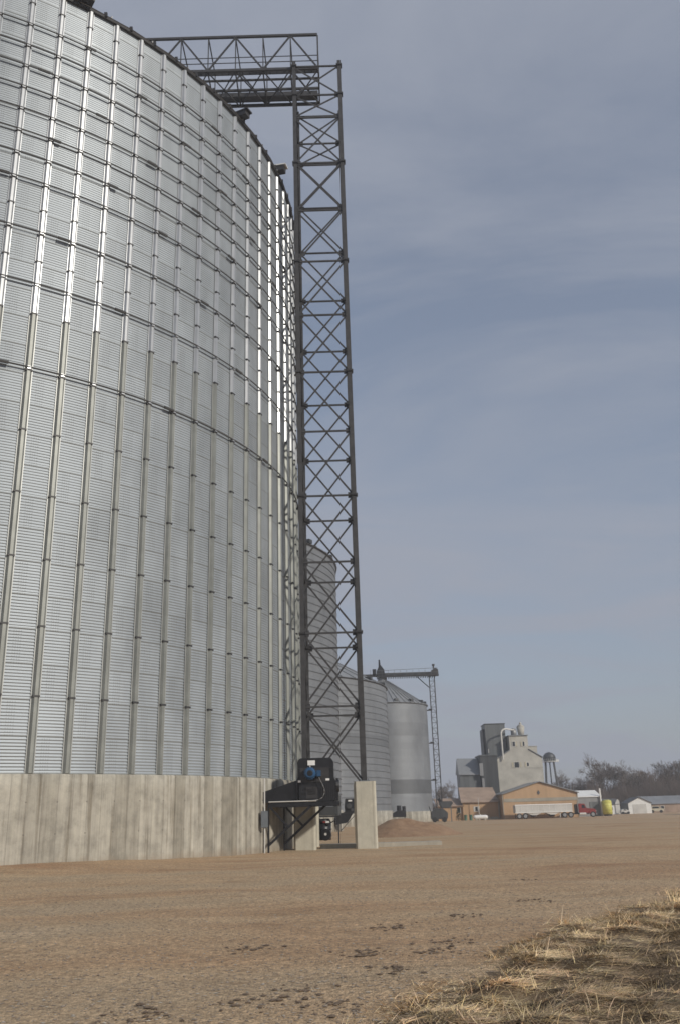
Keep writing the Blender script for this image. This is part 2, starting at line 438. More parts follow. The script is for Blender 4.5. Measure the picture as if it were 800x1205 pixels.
# ------------------------------------------------------------------ the great bin
def wall_mesh(name, R, z0, z1, pitch, amp, nbay, cols_per_bay, sheet_h, mat, sub=4, tone_fn=None, tone_amp=.12, seam_step=.012):
    rows = int(round((z1 - z0) / pitch * sub)) + 1
    z = np.linspace(z0, z1, rows)
    nu = nbay * cols_per_bay
    a = np.arange(nu) / nu * 2 * PI
    r = R + amp * np.sin(2 * PI * (z - z0) / pitch)
    fr = ((z - z0) % sheet_h) / sheet_h
    r = r + seam_step * (fr < .08)
    X = r[:, None] * np.cos(a)[None]; Y = r[:, None] * np.sin(a)[None]; Z = np.repeat(z[:, None], nu, 1)
    V = np.stack([X, Y, Z], -1).reshape(-1, 3)
    uvu = np.repeat((np.arange(nu) / cols_per_bay)[None], rows, 0).ravel(); uvv = np.repeat((z - z0)[:, None], nu, 1).ravel()
    zc = (z[:-1] + z[1:]) / 2; row_i = ((zc - z0) // sheet_h).astype(int); bay = (np.arange(nu) // cols_per_bay)
    R2 = np.random.default_rng(5); nrow = row_i.max() + 1
    T = 1 + tone_amp * (R2.random((nrow, nbay // 2 + 1)) - .5) * 2
    tone = T[row_i[:, None], ((bay[None] + row_i[:, None] % 2) // 2) % T.shape[1]]
    if tone_fn is not None: tone = tone * tone_fn(zc)[:, None]
    return grid_mesh(name, V, nu, rows, mat, wrap=True, uv=np.stack([uvu, uvv], -1), tone=tone.ravel())

def ring_mesh(name, R, zs_r, mat, n=200, mats=None):
    """torus-like ring with a polygon section zs_r [(dr,dz)]"""
    m = len(zs_r); a = np.arange(n) / n * 2 * PI
    vs = []; fs = []
    for k in range(n):
        for dr, dz in zs_r: vs.append(((R + dr) * math.cos(a[k]), (R + dr) * math.sin(a[k]), dz))
    for k in range(n):
        k2 = (k + 1) % n
        for j in range(m): fs.append((k * m + j, k2 * m + j, k2 * m + (j + 1) % m, k * m + (j + 1) % m))
    me = bpy.data.meshes.new(name); me.from_pydata(vs, [], fs); me.materials.append(MATS[mat]); return me

def cone_roof(name, R, z0, z1, mat, n=60, ribs=True, over=.25):
    b = MB()
    pk = (0, 0, z1)
    vs = [((R + over) * math.cos(2 * PI * k / n), (R + over) * math.sin(2 * PI * k / n), z0) for k in range(n)] 
    top = [(.8 * math.cos(2 * PI * k / n), .8 * math.sin(2 * PI * k / n), z1) for k in range(n)]
    b.add(vs + top, [(k, (k + 1) % n, n + (k + 1) % n, n + k) for k in range(n)] + [tuple(range(n, 2 * n))])
    low = [(x * .985, y * .985, z - .12) for x, y, z in vs]
    b.add(vs + low, [(k, (k + 1) % n, n + (k + 1) % n, n + k) for k in range(n)])
    b.tube((0, 0, z1 - .05), (0, 0, z1 + .7), .9, n=20)
    if ribs:
        for k in range(n):
            a = 2 * PI * (k + .5) / n
            b.bar(((R + over) * math.cos(a), (R + over) * math.sin(a), z0 + .03), (1.2 * math.cos(a), 1.2 * math.sin(a), z1 - .0), .06, .10)
    return b

B1 = Vector((-26.73, 55.46, 0)); R1 = 23.78; ZC = 3.58; ZE = 43.1
bin1 = thing('grain_bin', B1, 'towering ribbed galvanized grain bin on a tall concrete wall, nearest and largest of the bins', 'grain bin', 'galvanized grain bins in a row')
o = link_mesh('corrugated_wall', wall_mesh('corrugated_wall', R1, ZC, ZE, .13045, .024, 100, 5, 1.435, 'sheet_main', tone_amp=.05), bin1)
# concrete foundation wall
nu = 360; zs = [-.6, 0, 1, 2, 3, ZC - .06, ZC]; rr = [.2, .2, .2, .2, .2, .2, .14]
a = np.arange(nu + 1) / nu * 2 * PI
V = np.array([((R1 + r_) * math.cos(t), (R1 + r_) * math.sin(t), z) for z, r_ in zip(zs, rr) for t in a] + [((R1 - .4) * math.cos(t), (R1 - .4) * math.sin(t), ZC) for t in a])
uv = np.array([(t * R1, z) for z in zs for t in a] + [(t * R1, ZC + .5) for t in a])
link_mesh('concrete_foundation', grid_mesh('concrete_foundation', V, nu + 1, 8, 'concrete_wall', uv=uv, smooth=False), bin1)
# roof, eave
cone_roof('roof', R1, ZE + .1, ZE + 8.4, 'galv_far').build('roof', 'galv_far', bin1).location = (0, 0, 0)
oct_ = [(math.cos(t) * .09, math.sin(t) * .12) for t in np.arange(6) * PI / 3]
link_mesh('eave_ring', ring_mesh('eave_ring', R1 + .12, oct_, 'steel_dark'), bin1, (0, 0, ZE + .05))

# stiffener ribs: one hat section per bay edge
RIB0 = -.935; DA = 2 * PI / 100
clip_z = [6.6, 9.47, 12.35, 15.2, 18.1, 21.0, 23.9, 26.7, 28.15, 29.55, 30.95, 32.35, 33.7, 35.05, 36.4, 37.7, 39.0, 40.4, 41.9]
ring_z = [21.12, 25.45, 28.28, 31.05, 32.45, 33.78, 35.08, 36.42, 37.75, 39.06, 40.45]
def rib_mesh():
    b = MB()
    def hat(z0, z1, w, dep, mi):
        sec = [(-w, .0), (-w, .016), (-w * .82, .018), (-w * .34, dep), (w * .34, dep), (w * .82, .018), (w, .016), (w, 0)]
        n = len(sec)
        vs = [(R1 + .03 + r, t, z) for z in (z0, z1) for t, r in sec]
        b.add(vs, [(k, (k + 1) % n, n + (k + 1) % n, n + k) for k in range(n)] + [tuple(range(n))[::-1], tuple(range(n, 2 * n))], mi)
        if mi == 0:
            for k in (1, 5): b.m[-(n + 2) + k] = 3
    z0 = ZC + .02
    for i, zz in enumerate(clip_z + [ZE - .05]):
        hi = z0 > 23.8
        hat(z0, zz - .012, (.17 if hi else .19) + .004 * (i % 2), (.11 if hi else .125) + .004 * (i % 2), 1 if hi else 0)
        z0 = zz + .0
        # splice: shadow gap bolted over with a dark plate
        if zz < ZE - 1: b.box(R1 + .02, R1 + (.15 if hi else .165), -.15, .15, zz - .04, zz + .04, 2)
    return b
rb = rib_mesh()
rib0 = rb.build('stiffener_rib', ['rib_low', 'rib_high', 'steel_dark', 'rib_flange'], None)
rib0.parent = bin1; rib0.location = (0, 0, 0)
rib0.rotation_euler = (0, 0, RIB0)
for k in range(1, 100):
    c = rib0.copy(); COL.objects.link(c); c.parent = bin1; c.rotation_euler = (0, 0, RIB0 + DA * k)
# wind rings
sec = [(math.cos(t) * .042, math.sin(t) * .042) for t in np.arange(6) * PI / 3]
def wind_ring(z, ph):
    me = ring_mesh('wind_ring', R1 + .19, sec, 'ring_metal')
    b = MB()
    for k in range(18):
        a0 = ph + k * 2 * PI / 18
        p = [((R1 + .20) * math.cos(a0 + t), (R1 + .20) * math.sin(a0 + t), 0) for t in (-.012, 0, .012)]
        b.path(p, .075, 6, 0)
    for k in range(100):
        a0 = RIB0 + DA * k
        er = Vector((math.cos(a0), math.sin(a0), 0)); et = Vector((-er.y, er.x, 0))
        b.bar(er * (R1 + .15) - Vector((0, 0, .09)), er * (R1 + .15) + Vector((0, 0, .05)), .16, .12, 1, up=tuple(er))
    n0 = len(me.vertices)
    vs = [tuple(v.co) for v in me.vertices] + b.v
    fs = [tuple(p.vertices) for p in me.polygons] + [tuple(i + n0 for i in f) for f in b.f]
    mi = [0] * len(me.polygons) + b.m
    m2 = bpy.data.meshes.new('wind_ring'); m2.from_pydata(vs, [], fs)
    m2.materials.append(MATS['ring_metal']); m2.materials.append(MATS['rib_high']); m2.polygons.foreach_set('material_index', mi)
    return link_mesh('wind_ring', m2, bin1, (0, 0, z))
for i, z in enumerate(ring_z): wind_ring(z, .13 * i * 1.7)
# eave brackets and roof vents
for a0 in [RIB0 + DA * (k + .5) for k in range(-4, 20)]:
    b = MB(tuple(B1)); er = Vector((math.cos(a0), math.sin(a0), 0)); p = B1 + er * (R1 + .18) + Vector((0, 0, ZE + .12))
    b.bar(p - Vector((0, 0, .12)), p + Vector((0, 0, .16)), .16, .12); b.build('eave_clip', 'steel_dark', bin1)
def vent(a0, w, h, mt, lab=None, out=.2):
    b = MB(tuple(B1)); er = Vector((math.cos(a0), math.sin(a0), 0)); p = B1 + er * (R1 + out) + Vector((0, 0, ZE + .1))
    b.bar(p - er * .8 + Vector((0, 0, h * .55)), p + er * .45 + Vector((0, 0, h * .45)), w, h * .7, 0)
    b.bar(p - er * .9 + Vector((0, 0, h * 1.0)), p + er * .6 + Vector((0, 0, h * .85)), w * 1.15, .12, 1)
    o = b.build('roof_vent', ['steel_dark', mt], bin1, bevel=.02)
    if lab: o['label'] = lab
vent(-.475, .5, .5, 'steel_dark'); vent(-.248, .5, .6, 'white_paint', 'roof vent with a white cap at the right end of the eave'); vent(-.955, .9, .5, 'steel_dark')

# ------------------------------------------------------------------ the other bins
def far_bin(loc, R, zc, ze, pk, label, bands, nseam, metal='sheet_far', ridge=True):
    t = thing('grain_bin', loc, label, 'grain bin', 'galvanized grain bins in a row')
    sh = (ze - zc) / nseam
    def tf(z):
        out = np.ones_like(z) * 1.0
        k = ((z - zc) // sh).astype(int)
        out *= 1 + .04 * np.sin(k * 12.9898) 
        for z0, z1, f in bands: out[(z > z0) & (z < z1)] *= f
        return out
    link_mesh('corrugated_wall', wall_mesh('corrugated_wall', R, zc, ze, sh / 6, .02, 40, 4, sh, metal, 4, tf, .05, 0), t)
    nu = 120; a = np.arange(nu + 1) / nu * 2 * PI; zs = [-.6, .5, zc, zc]; rr = [.15, .15, .15, -.3]
    V = np.array([((R + r_) * math.cos(q), (R + r_) * math.sin(q), z) for z, r_ in zip(zs, rr) for q in a])
    uv = np.array([(q * R, z) for z in zs for q in a])
    link_mesh('concrete_foundation', grid_mesh('concrete_foundation', V, nu + 1, 4, 'concrete_wall', uv=uv), t)
    cone_roof('roof', R, ze + .02, pk, 'galv_far', 48).build('roof', 'grey_roof', t).location = (0, 0, 0)
    link_mesh('eave_ring', ring_mesh('eave_ring', R + .1, [(math.cos(q) * .09, math.sin(q) * .10) for q in np.arange(6) * PI / 3], 'steel_dark', 90), t, (0, 0, ze))
    if ridge:
        b = MB()
        vs = []; fs = []
        s2 = [(0, -.026), (.04, -.026), (.04, .026), (0, .026)]
        for i in range(1, nseam):
            z = zc + sh * i; n0 = len(vs); n = 90
            for k in range(n):
                aa = k / n * 2 * PI
                for dr, dz in s2: vs.append(((R + .015 + dr) * math.cos(aa), (R + .015 + dr) * math.sin(aa), z + dz))
            for k in range(n):
                k2 = (k + 1) % n
                for j in range(4): fs.append((n0 + k * 4 + j, n0 + k2 * 4 + j, n0 + k2 * 4 + (j + 1) % 4, n0 + k * 4 + (j + 1) % 4))
        b.add(vs, fs); b.build('sheet_laps', 'ring_metal', t).location = (0, 0, 0)
    # vents on the roof edge
    for q in (-1.3, -.9, -.5, -.15, .2):
        e = Vector((math.cos(q), math.sin(q), 0)); b = MB()
        p = e * (R - .6) + Vector((0, 0, ze + .55))
        b.bar(p - e * .5, p + e * .55, .7, .45); b.build('roof_vent', 'galv_dark', t, bevel=.03).location = (0, 0, 0)
    return t
far_bin((-21.31, 105, 0), 20.51, 2.2, 30.37, 40.5, 'tall grey grain bin seen through the steel tower, second tallest of the bins', [], 34)
far_bin((-14.6, 148, 0), 21.3, 2.1, 21.0, 32.2, 'wide grey grain bin with dark lap lines, just left of the smooth round bin', [(11.6, 13.0, .8)], 20)
b4 = far_bin((7.25, 175, 0), 8.36, 1.9, 21.15, 26.2, 'smooth small grey grain bin with a dark low band, rightmost of the bins', [(4.98, 7.4, .55), (15.2, 17.6, .9)], 16, ridge=False)

# ------------------------------------------------------------------ tower and bridge
XL, XR, YF, YB = -2.33, .88, 49.7, 54.5
LV = [3.35, 7.37, 11.48, 15.66, 19.77, 23.98, 28.05, 32.15, 36.2, 40.22, 44.12, 48.02, 50.0, 52.6]
tw = thing('support_tower', ((XL + XR) / 2, (YF + YB) / 2, 0), 'tall dark steel lattice tower on concrete piers beside the great bin', 'tower')
for x in (XL, XR):
    for y in (YF, YB):
        def leg(b):
            for z0, z1 in ((3.38, LV[-1] + .4),):
                b.box(x - .125, x + .125, y - .125, y - .10, z0, z1); b.box(x - .125, x + .125, y + .10, y + .125, z0, z1)
                b.box(x - .02, x + .02, y - .10, y + .10, z0, z1)
                b.box(x - .112, x - .092, y - .1, y + .1, z0, z1); b.box(x + .092, x + .112, y - .1, y + .1, z0, z1)
        lg = one(tw, 'leg', 'steel', leg)
        def base(b): b.box(x - .27, x + .27, y - .27, y + .27, 3.352, 3.40); [b.tube((x + sx * .2, y + sy * .2, 3.4), (x + sx * .2, y + sy * .2, 3.5), .025, n=6) for sx in (-1, 1) for sy in (-1, 1)]
        one(tw, 'base_plate', 'grey_box', base)
        for z in (11.48, 19.77, 28.05, 36.2, 44.12, 50.0, 52.6):
            def fl(b): b.box(x - .2, x + .2, y - .2, y + .2, z - .05, z - .004); b.box(x - .2, x + .2, y - .2, y + .2, z + .004, z + .05); [b.tube((x + sx * .16, y + sy * .16, z - .1), (x + sx * .16, y + sy * .16, z + .1), .02, n=6) for sx in (-1, 1) for sy in (-1, 1)]
            one(tw, 'splice_flange', 'steel_dark', fl)
        def pier(b):
            h = .57; c = .09
            poly = [(x - h + c, y - h), (x + h - c, y - h), (x + h, y - h + c), (x + h, y + h - c), (x + h - c, y + h), (x - h + c, y + h), (x - h, y + h - c), (x - h, y - h + c)]
            b.prism(poly, 'z', -.5, 3.35)
            # form joint line down the face
            b.box(x + h - .19, x + h - .165, y - h - .006, y - h + .02, 0, 3.34, 1)
        one(tw, 'concrete_pier', ['concrete', 'concrete_slab'], pier)
def strut(p, q, w=.10, h=.10, nm='horizontal_strut', off=0):
    one(tw, nm, 'steel', lambda b: b.bar(p, q, w, h))
for i, z in enumerate(LV):
    if i == 0: continue
    for y in (YF, YB): strut((XL + .12, y, z), (XR - .12, y, z))
    for x in (XL, XR): strut((x, YF + .12, z), (x, YB - .12, z), .09, .09)
for z0, z1 in zip(LV, LV[1:]):
    e = .12 if z0 > 4 else .1
    for y, s in ((YF, -1), (YB, 1)):
        strut((XL + .1, y + s * .035, z0 + e), (XR - .1, y + s * .035, z1 - e), .05, .105, 'diagonal_brace')
        strut((XR - .1, y - s * .035, z0 + e), (XL + .1, y - s * .035, z1 - e), .05, .105, 'diagonal_brace')
    for x, s in ((XL, -1), (XR, 1)):
        if z0 < 47.9 and z0 > 3:
            strut((x + s * .03, YF + .1, z0 + e), (x + s * .03, YB - .1, z1 - e), .05, .08, 'diagonal_brace')
            strut((x - s * .03, YB - .1, z0 + e), (x - s * .03, YF + .1, z1 - e), .05, .08, 'diagonal_brace')
for i, z in enumerate(LV[1:-1]):
    for y in (YF, YB):
        for x, s in ((XL, 1), (XR, -1)):
            one(tw, 'gusset_plate', 'steel_dark', lambda b: b.box(min(x + s * .1, x + s * .38), max(x + s * .1, x + s * .38), y - .016, y + .016, z - .18, z + .18))

br = thing('conveyor_bridge', (-14.5, 51.5, 52.6), 'dark steel truss bridge running from the tower top over the bin roof', 'conveyor bridge')
ZB0, ZB1, BY0, BY1, BX0, BX1 = 52.72, 55.86, 49.98, 53.35, -28.6, -.6
def brp(nm, p, q, w, h=None, mt='steel'): return one(br, nm, mt, lambda b: b.bar(p, q, w, h or w))
for y in (BY0, BY1):
    brp('bottom_chord', (BX0, y, ZB0), (BX1, y, ZB0), .16, .2); brp('top_chord', (BX0, y, ZB1), (BX1, y, ZB1), .15, .18)
    x = -2.58; tops = []
    while x > BX0: tops.append(x); x -= 3.98
    brp('diagonal', (-2.58, y, ZB1), (BX1, y, ZB0), .1); brp('post', (BX1, y, ZB0 + .1), (BX1, y, ZB1 - .09), .11)
    for t in tops:
        brp('post', (t, y, ZB0 + .1), (t, y, ZB1 - .09), .07)
        if t - 1.99 > BX0:
            brp('diagonal', (t, y, ZB1 - .05), (t - 1.99, y, ZB0 + .05), .10)
            brp('post', (t - 1.99, y, ZB0 + .1), (t - 1.99, y, ZB1 - .09), .07)
        if t - 3.98 > BX0: brp('diagonal', (t - 3.98, y, ZB1 - .05), (t - 1.99, y, ZB0 + .05), .10)
    for z in (53.55, 54.05): brp('handrail', (BX0, y + (.12 if y == BY0 else -.12), z), (BX1, y + (.12 if y == BY0 else -.12), z), .045)
x = BX1; k = 0
while x > BX0:
    brp('cross_beam', (x, BY0 + .08, ZB0 - .02), (x, BY1 - .08, ZB0 - .02), .09, .12)
    brp('cross_beam', (x, BY0 + .08, ZB1), (x, BY1 - .08, ZB1), .08, .1)
    if x - 1.99 > BX0:
        brp('floor_brace', (x, (BY0 if k % 2 else BY1), ZB0 - .03), (x - 1.99, (BY1 if k % 2 else BY0), ZB0 - .03), .07)
        if x > -16: brp('floor_brace', (x, (BY1 if k % 2 else BY0), ZB0 - .1), (x - 1.99, (BY0 if k % 2 else BY1), ZB0 - .1), .07)
    x -= 1.99; k += 1
brp('stringer', (BX0, 50.95, ZB0 + .06), (BX1, 50.95, ZB0 + .06), .12, .12); brp('stringer', (BX0, 51.9, ZB0 + .06), (BX1, 51.9, ZB0 + .06), .14, .16)
one(br, 'walkway_grating', 'steel_dark', lambda b: [b.box(BX0 + .5 * i, BX0 + .5 * i + .04, 50.1, 50.5, ZB0 + .1, ZB0 + .14) for i in range(56)] + [b.box(BX0, BX1, yy, yy + .03, ZB0 + .1, ZB0 + .15) for yy in (50.12, 50.22, 50.32, 50.42, 50.5)])
one(br, 'conveyor_trough', ['steel', 'steel_dark'], lambda b: (b.box(BX0, BX1 - .1, 52.55, 53.15, ZB0 + .12, ZB0 + .5), [b.box(BX0 + 2 * i, BX0 + 2 * i + .08, 52.48, 53.22, ZB0 + .06, ZB0 + .55, 1) for i in range(14)]))
one(br, 'end_railing', 'steel', lambda b: (b.bar((BX1, BY0, 54.05), (BX1, BY1, 54.05), .05), b.bar((BX1, BY0, 53.5), (BX1, BY1, 53.5), .05), b.box(BX1 - .05, BX1 + .05, BY0 - .05, BY0 + .3, 53.3, 54.4)))

b = MB((1.4, 51, 0)); b.box(-1.6, 4.95, 50.95, 52.3, -.2, .2)
tag(b.build('concrete_slab', 'concrete_slab', bevel=.02), 'long low pale concrete slab on the ground behind the piers', 'slab')

# ------------------------------------------------------------------ aeration fans
def fan_front():
    t = thing('aeration_fan', (-1.6, 47.4, 2.3), 'large black aeration fan with blue motor on a braced steel platform', 'fan', 'aeration fans')
    Y0, Y1 = 46.75, 48.5
    def housing(b):
        poly = [(-2.5, 2.36), (-.72, 2.36), (-.62, 2.6), (-.62, 3.35), (-.72, 3.5), (-.72, 4.3), (-.86, 4.48), (-2.42, 4.48), (-2.55, 4.32), (-2.55, 3.42), (-2.5, 3.3)]
        b.prism(poly, 'y', Y0, Y1)
    one(t, 'housing', 'black_metal', housing, bevel=.03)
    def duct(b):
        x0, x1 = -4.42, -2.56
        b.add([(x0, Y0 + .2, 2.37), (x1, Y0 + .08, 2.37), (x1, Y1 - .1, 2.37), (x0, Y1 + .3, 2.37), (x0, Y0 + .2, 2.86), (x1, Y0 + .08, 3.42), (x1, Y1 - .1, 3.42), (x0, Y1 + .3, 2.86)],
              [(0, 3, 2, 1), (4, 5, 6, 7), (0, 1, 5, 4), (1, 2, 6, 5), (2, 3, 7, 6), (3, 0, 4, 7)])
        b.box(x1 - .04, x1 + .02, Y0 - .02, Y1 + .02, 2.36, 3.5)
    one(t, 'inlet_duct', 'black_metal', duct)
    one(t, 'service_panel', 'steel_dark', lambda b: (b.box(-2.42, -.95, Y0 - .03, Y0 - .002, 3.3, 4.0)), bevel=.008)
    def louv(b):
        b.box(-2.12, -1.55, Y0 - .035, Y0 - .002, 2.5, 3.08)
        for i in range(6): b.box(-2.05, -1.62, Y0 - .06, Y0 - .034, 2.72 + i * .05, 2.745 + i * .05)
    one(t, 'louvre', 'steel_dark', louv)
    one(t, 'side_flange', 'black_metal', lambda b: (b.tube((-.61, Y0 + .3, 3.1), (-.45, Y0 + .3, 3.1), .34, .30, 20), b.box(-.62, -.5, Y0 + .15, Y1 - .2, 2.38, 3.45)))
    def ribs(b):
        for i in range(7): b.box(-1.35 + i * .1, -1.33 + i * .1, Y0 - .03, Y0 - .001, 2.5, 3.2)
        b.bar((-2.5, Y0 - .02, 3.98), (-.76, Y0 - .02, 3.98), .03); 
    one(t, 'stiffener', 'steel_dark', ribs)
    def motor(b):
        n = 24
        b.tube((-1.9, Y0 - .32, 3.72), (-1.9, Y0 - .02, 3.72), .29, .29, n)
        for k in range(16):
            a = k / 16 * 2 * PI; c = Vector((-1.9 + math.cos(a) * .3, 0, 3.72 + math.sin(a) * .3))
            b.bar((c.x, Y0 - .3, c.z), (c.x, Y0 - .06, c.z), .02, .05)
        b.tube((-1.9, Y0 - .42, 3.72), (-1.9, Y0 - .32, 3.72), .20, .28, n)
    m = one(t, 'motor', 'blue_paint', motor, bevel=0)
    one(m, 'terminal_box', 'blue_paint', lambda b: (b.box(-1.58, -1.36, Y0 - .3, Y0 - .04, 3.56, 3.86), b.box(-1.66, -1.57, Y0 - .24, Y0 - .1, 3.62, 3.8)), bevel=.02)
    one(m, 'vent_cap', 'black_metal', lambda b: b.tube((-1.9, Y0 - .435, 3.72), (-1.9, Y0 - .42, 3.72), .13, .15, 20))
    for x0, x1, z0, z1 in ((-2.02, -1.64, 4.12, 4.36), (-2.52, -2.38, 3.3, 3.4), (-1.12, -.93, 3.36, 3.46)):
        one(t, 'placard', 'white_paint', lambda b: b.box(x0, x1, Y0 - .045, Y0 - .032, z0, z1))
    one(t, 'lifting_eye', 'white_dull', lambda b: b.box(-1.93, -1.87, Y0 - .08, Y0 - .034, 4.0, 4.1))
    def cab(b):
        pts = [(-1.47, Y0 - .15, 3.56), (-1.42, Y0 - .2, 3.42), (-1.3, Y0 - .2, 3.2), (-1.2, Y0 - .2, 2.95), (-1.2, Y0 - .18, 2.75), (-1.3, Y0 - .15, 2.55), (-1.5, Y0 - .12, 2.44), (-2.0, Y0 - .1, 2.42)]
        b.path(pts, .022, 8)
    one(t, 'power_cable', 'cable', cab, True)
    one(t, 'conduit', 'white_dull', lambda b: b.tube((-4.0, Y0 - .1, 2.4), (-1.6, Y0 - .1, 2.4), .028, n=8))
    # platform on braced legs
    ZP = 2.24
    pf = one(t, 'platform', 'black_metal', lambda b: (b.bar((-4.05, Y0, ZP), (-.45, Y0, ZP), .12, .2), b.bar((-3.6, Y1 + .4, ZP), (-.45, Y1 + .4, ZP), .12, .2),
        b.bar((-.5, Y0, ZP), (-.5, Y1 + .4, ZP), .12, .2), b.bar((-2.4, Y0, ZP), (-2.4, Y1 + .4, ZP), .1, .14), b.box(-3.9, -.6, Y0 - .04, Y1 + .35, ZP + .1, ZP + .12)))
    for y, x0 in ((Y0, -4.02), (Y1 + .4, -3.38)):
        one(t, 'post', 'black_metal', lambda b: b.bar((x0, y, -.02), (x0, y, ZP), .09))
        one(t, 'brace', 'black_metal', lambda b: b.bar((x0, y, .35), (x0 + 2.15, y, ZP - .06), .12))
        one(t, 'brace', 'black_metal', lambda b: b.bar((x0 + .1, y - .06, ZP - .1), (x0 + .98, y - .06, 1.2), .1))
fan_front()

t = thing('disconnect_box', (-4.3, 46.6, 1.6), 'small grey electrical box with conduit on the bin foundation beside the fan platform', 'electrical box')
one(t, 'box', 'grey_box', lambda b: b.box(-4.36, -4.02, 46.35, 46.55, 1.2, 1.98), bevel=.015)
one(t, 'conduit', 'white_dull', lambda b: (b.tube((-4.19, 46.45, 1.98), (-4.19, 46.45, 3.55), .035, n=8), b.tube((-4.19, 46.45, 1.2), (-4.19, 46.45, .0), .03, n=8)))

def barrel_fan(name, x, y, z0, s, label, lbl=True, right=1):
    """axial fan hung below a small platform: drum, motor box, bracket"""
    t = thing(name, (x, y, 0), label, 'fan', 'aeration fans')
    one(t, 'drum', 'black_metal', lambda b: (b.tube((x, y, z0 + .1 * s), (x, y, z0 + 1.15 * s), .48 * s, .5 * s, 24), b.tube((x, y, z0 + 1.15 * s), (x, y, z0 + 1.35 * s), .5 * s, .38 * s, 24),
        [b.tube((x, y, z0 + q * s), (x, y, z0 + (q + .05) * s), .53 * s, n=24) for q in (.3, .7, 1.08)]), True)
    one(t, 'wheel_cover', 'black_metal', lambda b: b.tube((x + .15 * s, y - .62 * s, z0 + .42 * s), (x + .15 * s, y - .3 * s, z0 + .42 * s), .34 * s, .36 * s, 24))
    one(t, 'hub', 'white_dull', lambda b: b.tube((x + .15 * s, y - .66 * s, z0 + .45 * s), (x + .15 * s, y - .62 * s, z0 + .45 * s), .08 * s, n=14))
    if lbl: one(t, 'warning_label', ['red_paint', 'white_paint'], lambda b: (b.box(x + .0, x + .17 * s, y - .54 * s, y - .515 * s, z0 + 1.1 * s, z0 + 1.2 * s), b.box(x + .18 * s, x + .4 * s, y - .54 * s, y - .5 * s, z0 + 1.1 * s, z0 + 1.2 * s, 1)))
    def fr(b):
        b.box(x - .9 * s, x + 1.1 * s, y - .5 * s, y + .5 * s, z0 + 1.42 * s, z0 + 1.52 * s)
        b.bar((x - .9 * s, y, z0 + .2), (x - .9 * s, y, z0 + 1.5 * s), .1 * s)
        b.bar((x + .3 * s, y - .5 * s, z0 + 1.0 * s), (x + 1.1 * s, y - .5 * s, z0 + 1.42 * s), .07 * s); b.bar((x + .3 * s, y - .5 * s, z0 + 1.0 * s), (x - .3 * s, y - .5 * s, z0 + 1.42 * s), .07 * s)
        b.bar((x - .9 * s, y - .3, -.1), (x - .9 * s, y - .3, z0 + 1.5 * s), .1 * s)
        b.bar((x + .95 * s, y + .3, -.1), (x + .95 * s, y + .3, z0 + 1.5 * s), .08 * s)
    one(t, 'frame', 'steel_dark', fr)
    one(t, 'upper_housing', 'galv_dark', lambda b: (b.box(x - .5 * s, x + .85 * s, y - .45 * s, y + .45 * s, z0 + 1.53 * s, z0 + 2.05 * s), b.tube((x + .9 * s, y, z0 + 1.55 * s), (x + .9 * s, y, z0 + 2.7 * s), .22 * s, n=16)), bevel=.02)
    return t
barrel_fan('aeration_fan', -1.62, 58.2, .15, 1.0, 'black drum shaped fan with red and white label under the platform, behind the left pier')
# boxy fans at the second and fourth bins
def box_fan(x, y, s, label, cat='fan', grp='aeration fans'):
    t = thing('aeration_fan', (x, y, 0), label, cat, grp)
    one(t, 'housing', 'black_metal', lambda b: (b.prism([(x - .55 * s, 1.9 * s), (x + .5 * s, 1.9 * s), (x + .6 * s, 2.5 * s), (x + .5 * s, 3.3 * s), (x - .5 * s, 3.3 * s), (x - .6 * s, 2.5 * s)], 'y', y - .45 * s, y + .45 * s)), bevel=.03)
    one(t, 'motor', 'galv_dark', lambda b: (b.tube((x - .1 * s, y - .8 * s, 2.55 * s), (x - .1 * s, y - .45 * s, 2.55 * s), .28 * s, n=16), b.box(x + .1 * s, x + .4 * s, y - .6 * s, y - .46 * s, 2.0 * s, 2.3 * s)))
    one(t, 'placard', 'white_paint', lambda b: b.box(x - .2 * s, x + .2 * s, y - .48 * s, y - .455 * s, 3.0 * s, 3.16 * s))
    one(t, 'outlet_duct', 'black_metal', lambda b: (b.prism([(x - 1.5 * s, .7 * s), (x - .3 * s, .9 * s), (x + .35 * s, 1.9 * s), (x - .55 * s, 2.0 * s), (x - 1.5 * s, 1.5 * s)], 'y', y - .4 * s, y + .4 * s)))
    def fr(b):
        b.box(x - 1.1 * s, x + .7 * s, y - .5 * s, y + .5 * s, 1.78 * s, 1.88 * s)
        for dx in (-1.05, .62):
            for dy in (-.42, .42): b.bar((x + dx * s, y + dy * s, -.05), (x + dx * s, y + dy * s, 1.8 * s), .08 * s)
        b.bar((x - 1.05 * s, y - .42 * s, .1), (x + .62 * s, y - .42 * s, 1.75 * s), .07 * s)
    one(t, 'frame', 'steel_dark', fr)
box_fan(.12, 99, 1.0, 'dark boxy fan with white placard seen between the piers, at the second tallest bin')
t = thing('aeration_fan', (8.6, 164, 0), 'small dark fan with twin stacks at the foot of the smooth round bin', 'fan', 'aeration fans')
one(t, 'housing', 'black_metal', lambda b: b.prism([(7.3, 1.0), (9.9, 1.0), (9.9, 2.1), (8.4, 2.1), (7.5, 1.6)], 'y', 163.4, 164.6), bevel=.05)
one(t, 'stack', 'black_metal', lambda b: b.tube((8.75, 164, 2.1), (8.75, 164, 2.95), .4, n=14)); one(t, 'stack', 'black_metal', lambda b: b.tube((9.6, 164, 2.1), (9.6, 164, 2.8), .32, n=14))
one(t, 'leg', 'steel_dark', lambda b: b.bar((7.5, 164, 0), (7.5, 164, 1.05), .15)); one(t, 'leg', 'steel_dark', lambda b: b.bar((9.7, 164, 0), (9.7, 164, 1.05), .15))

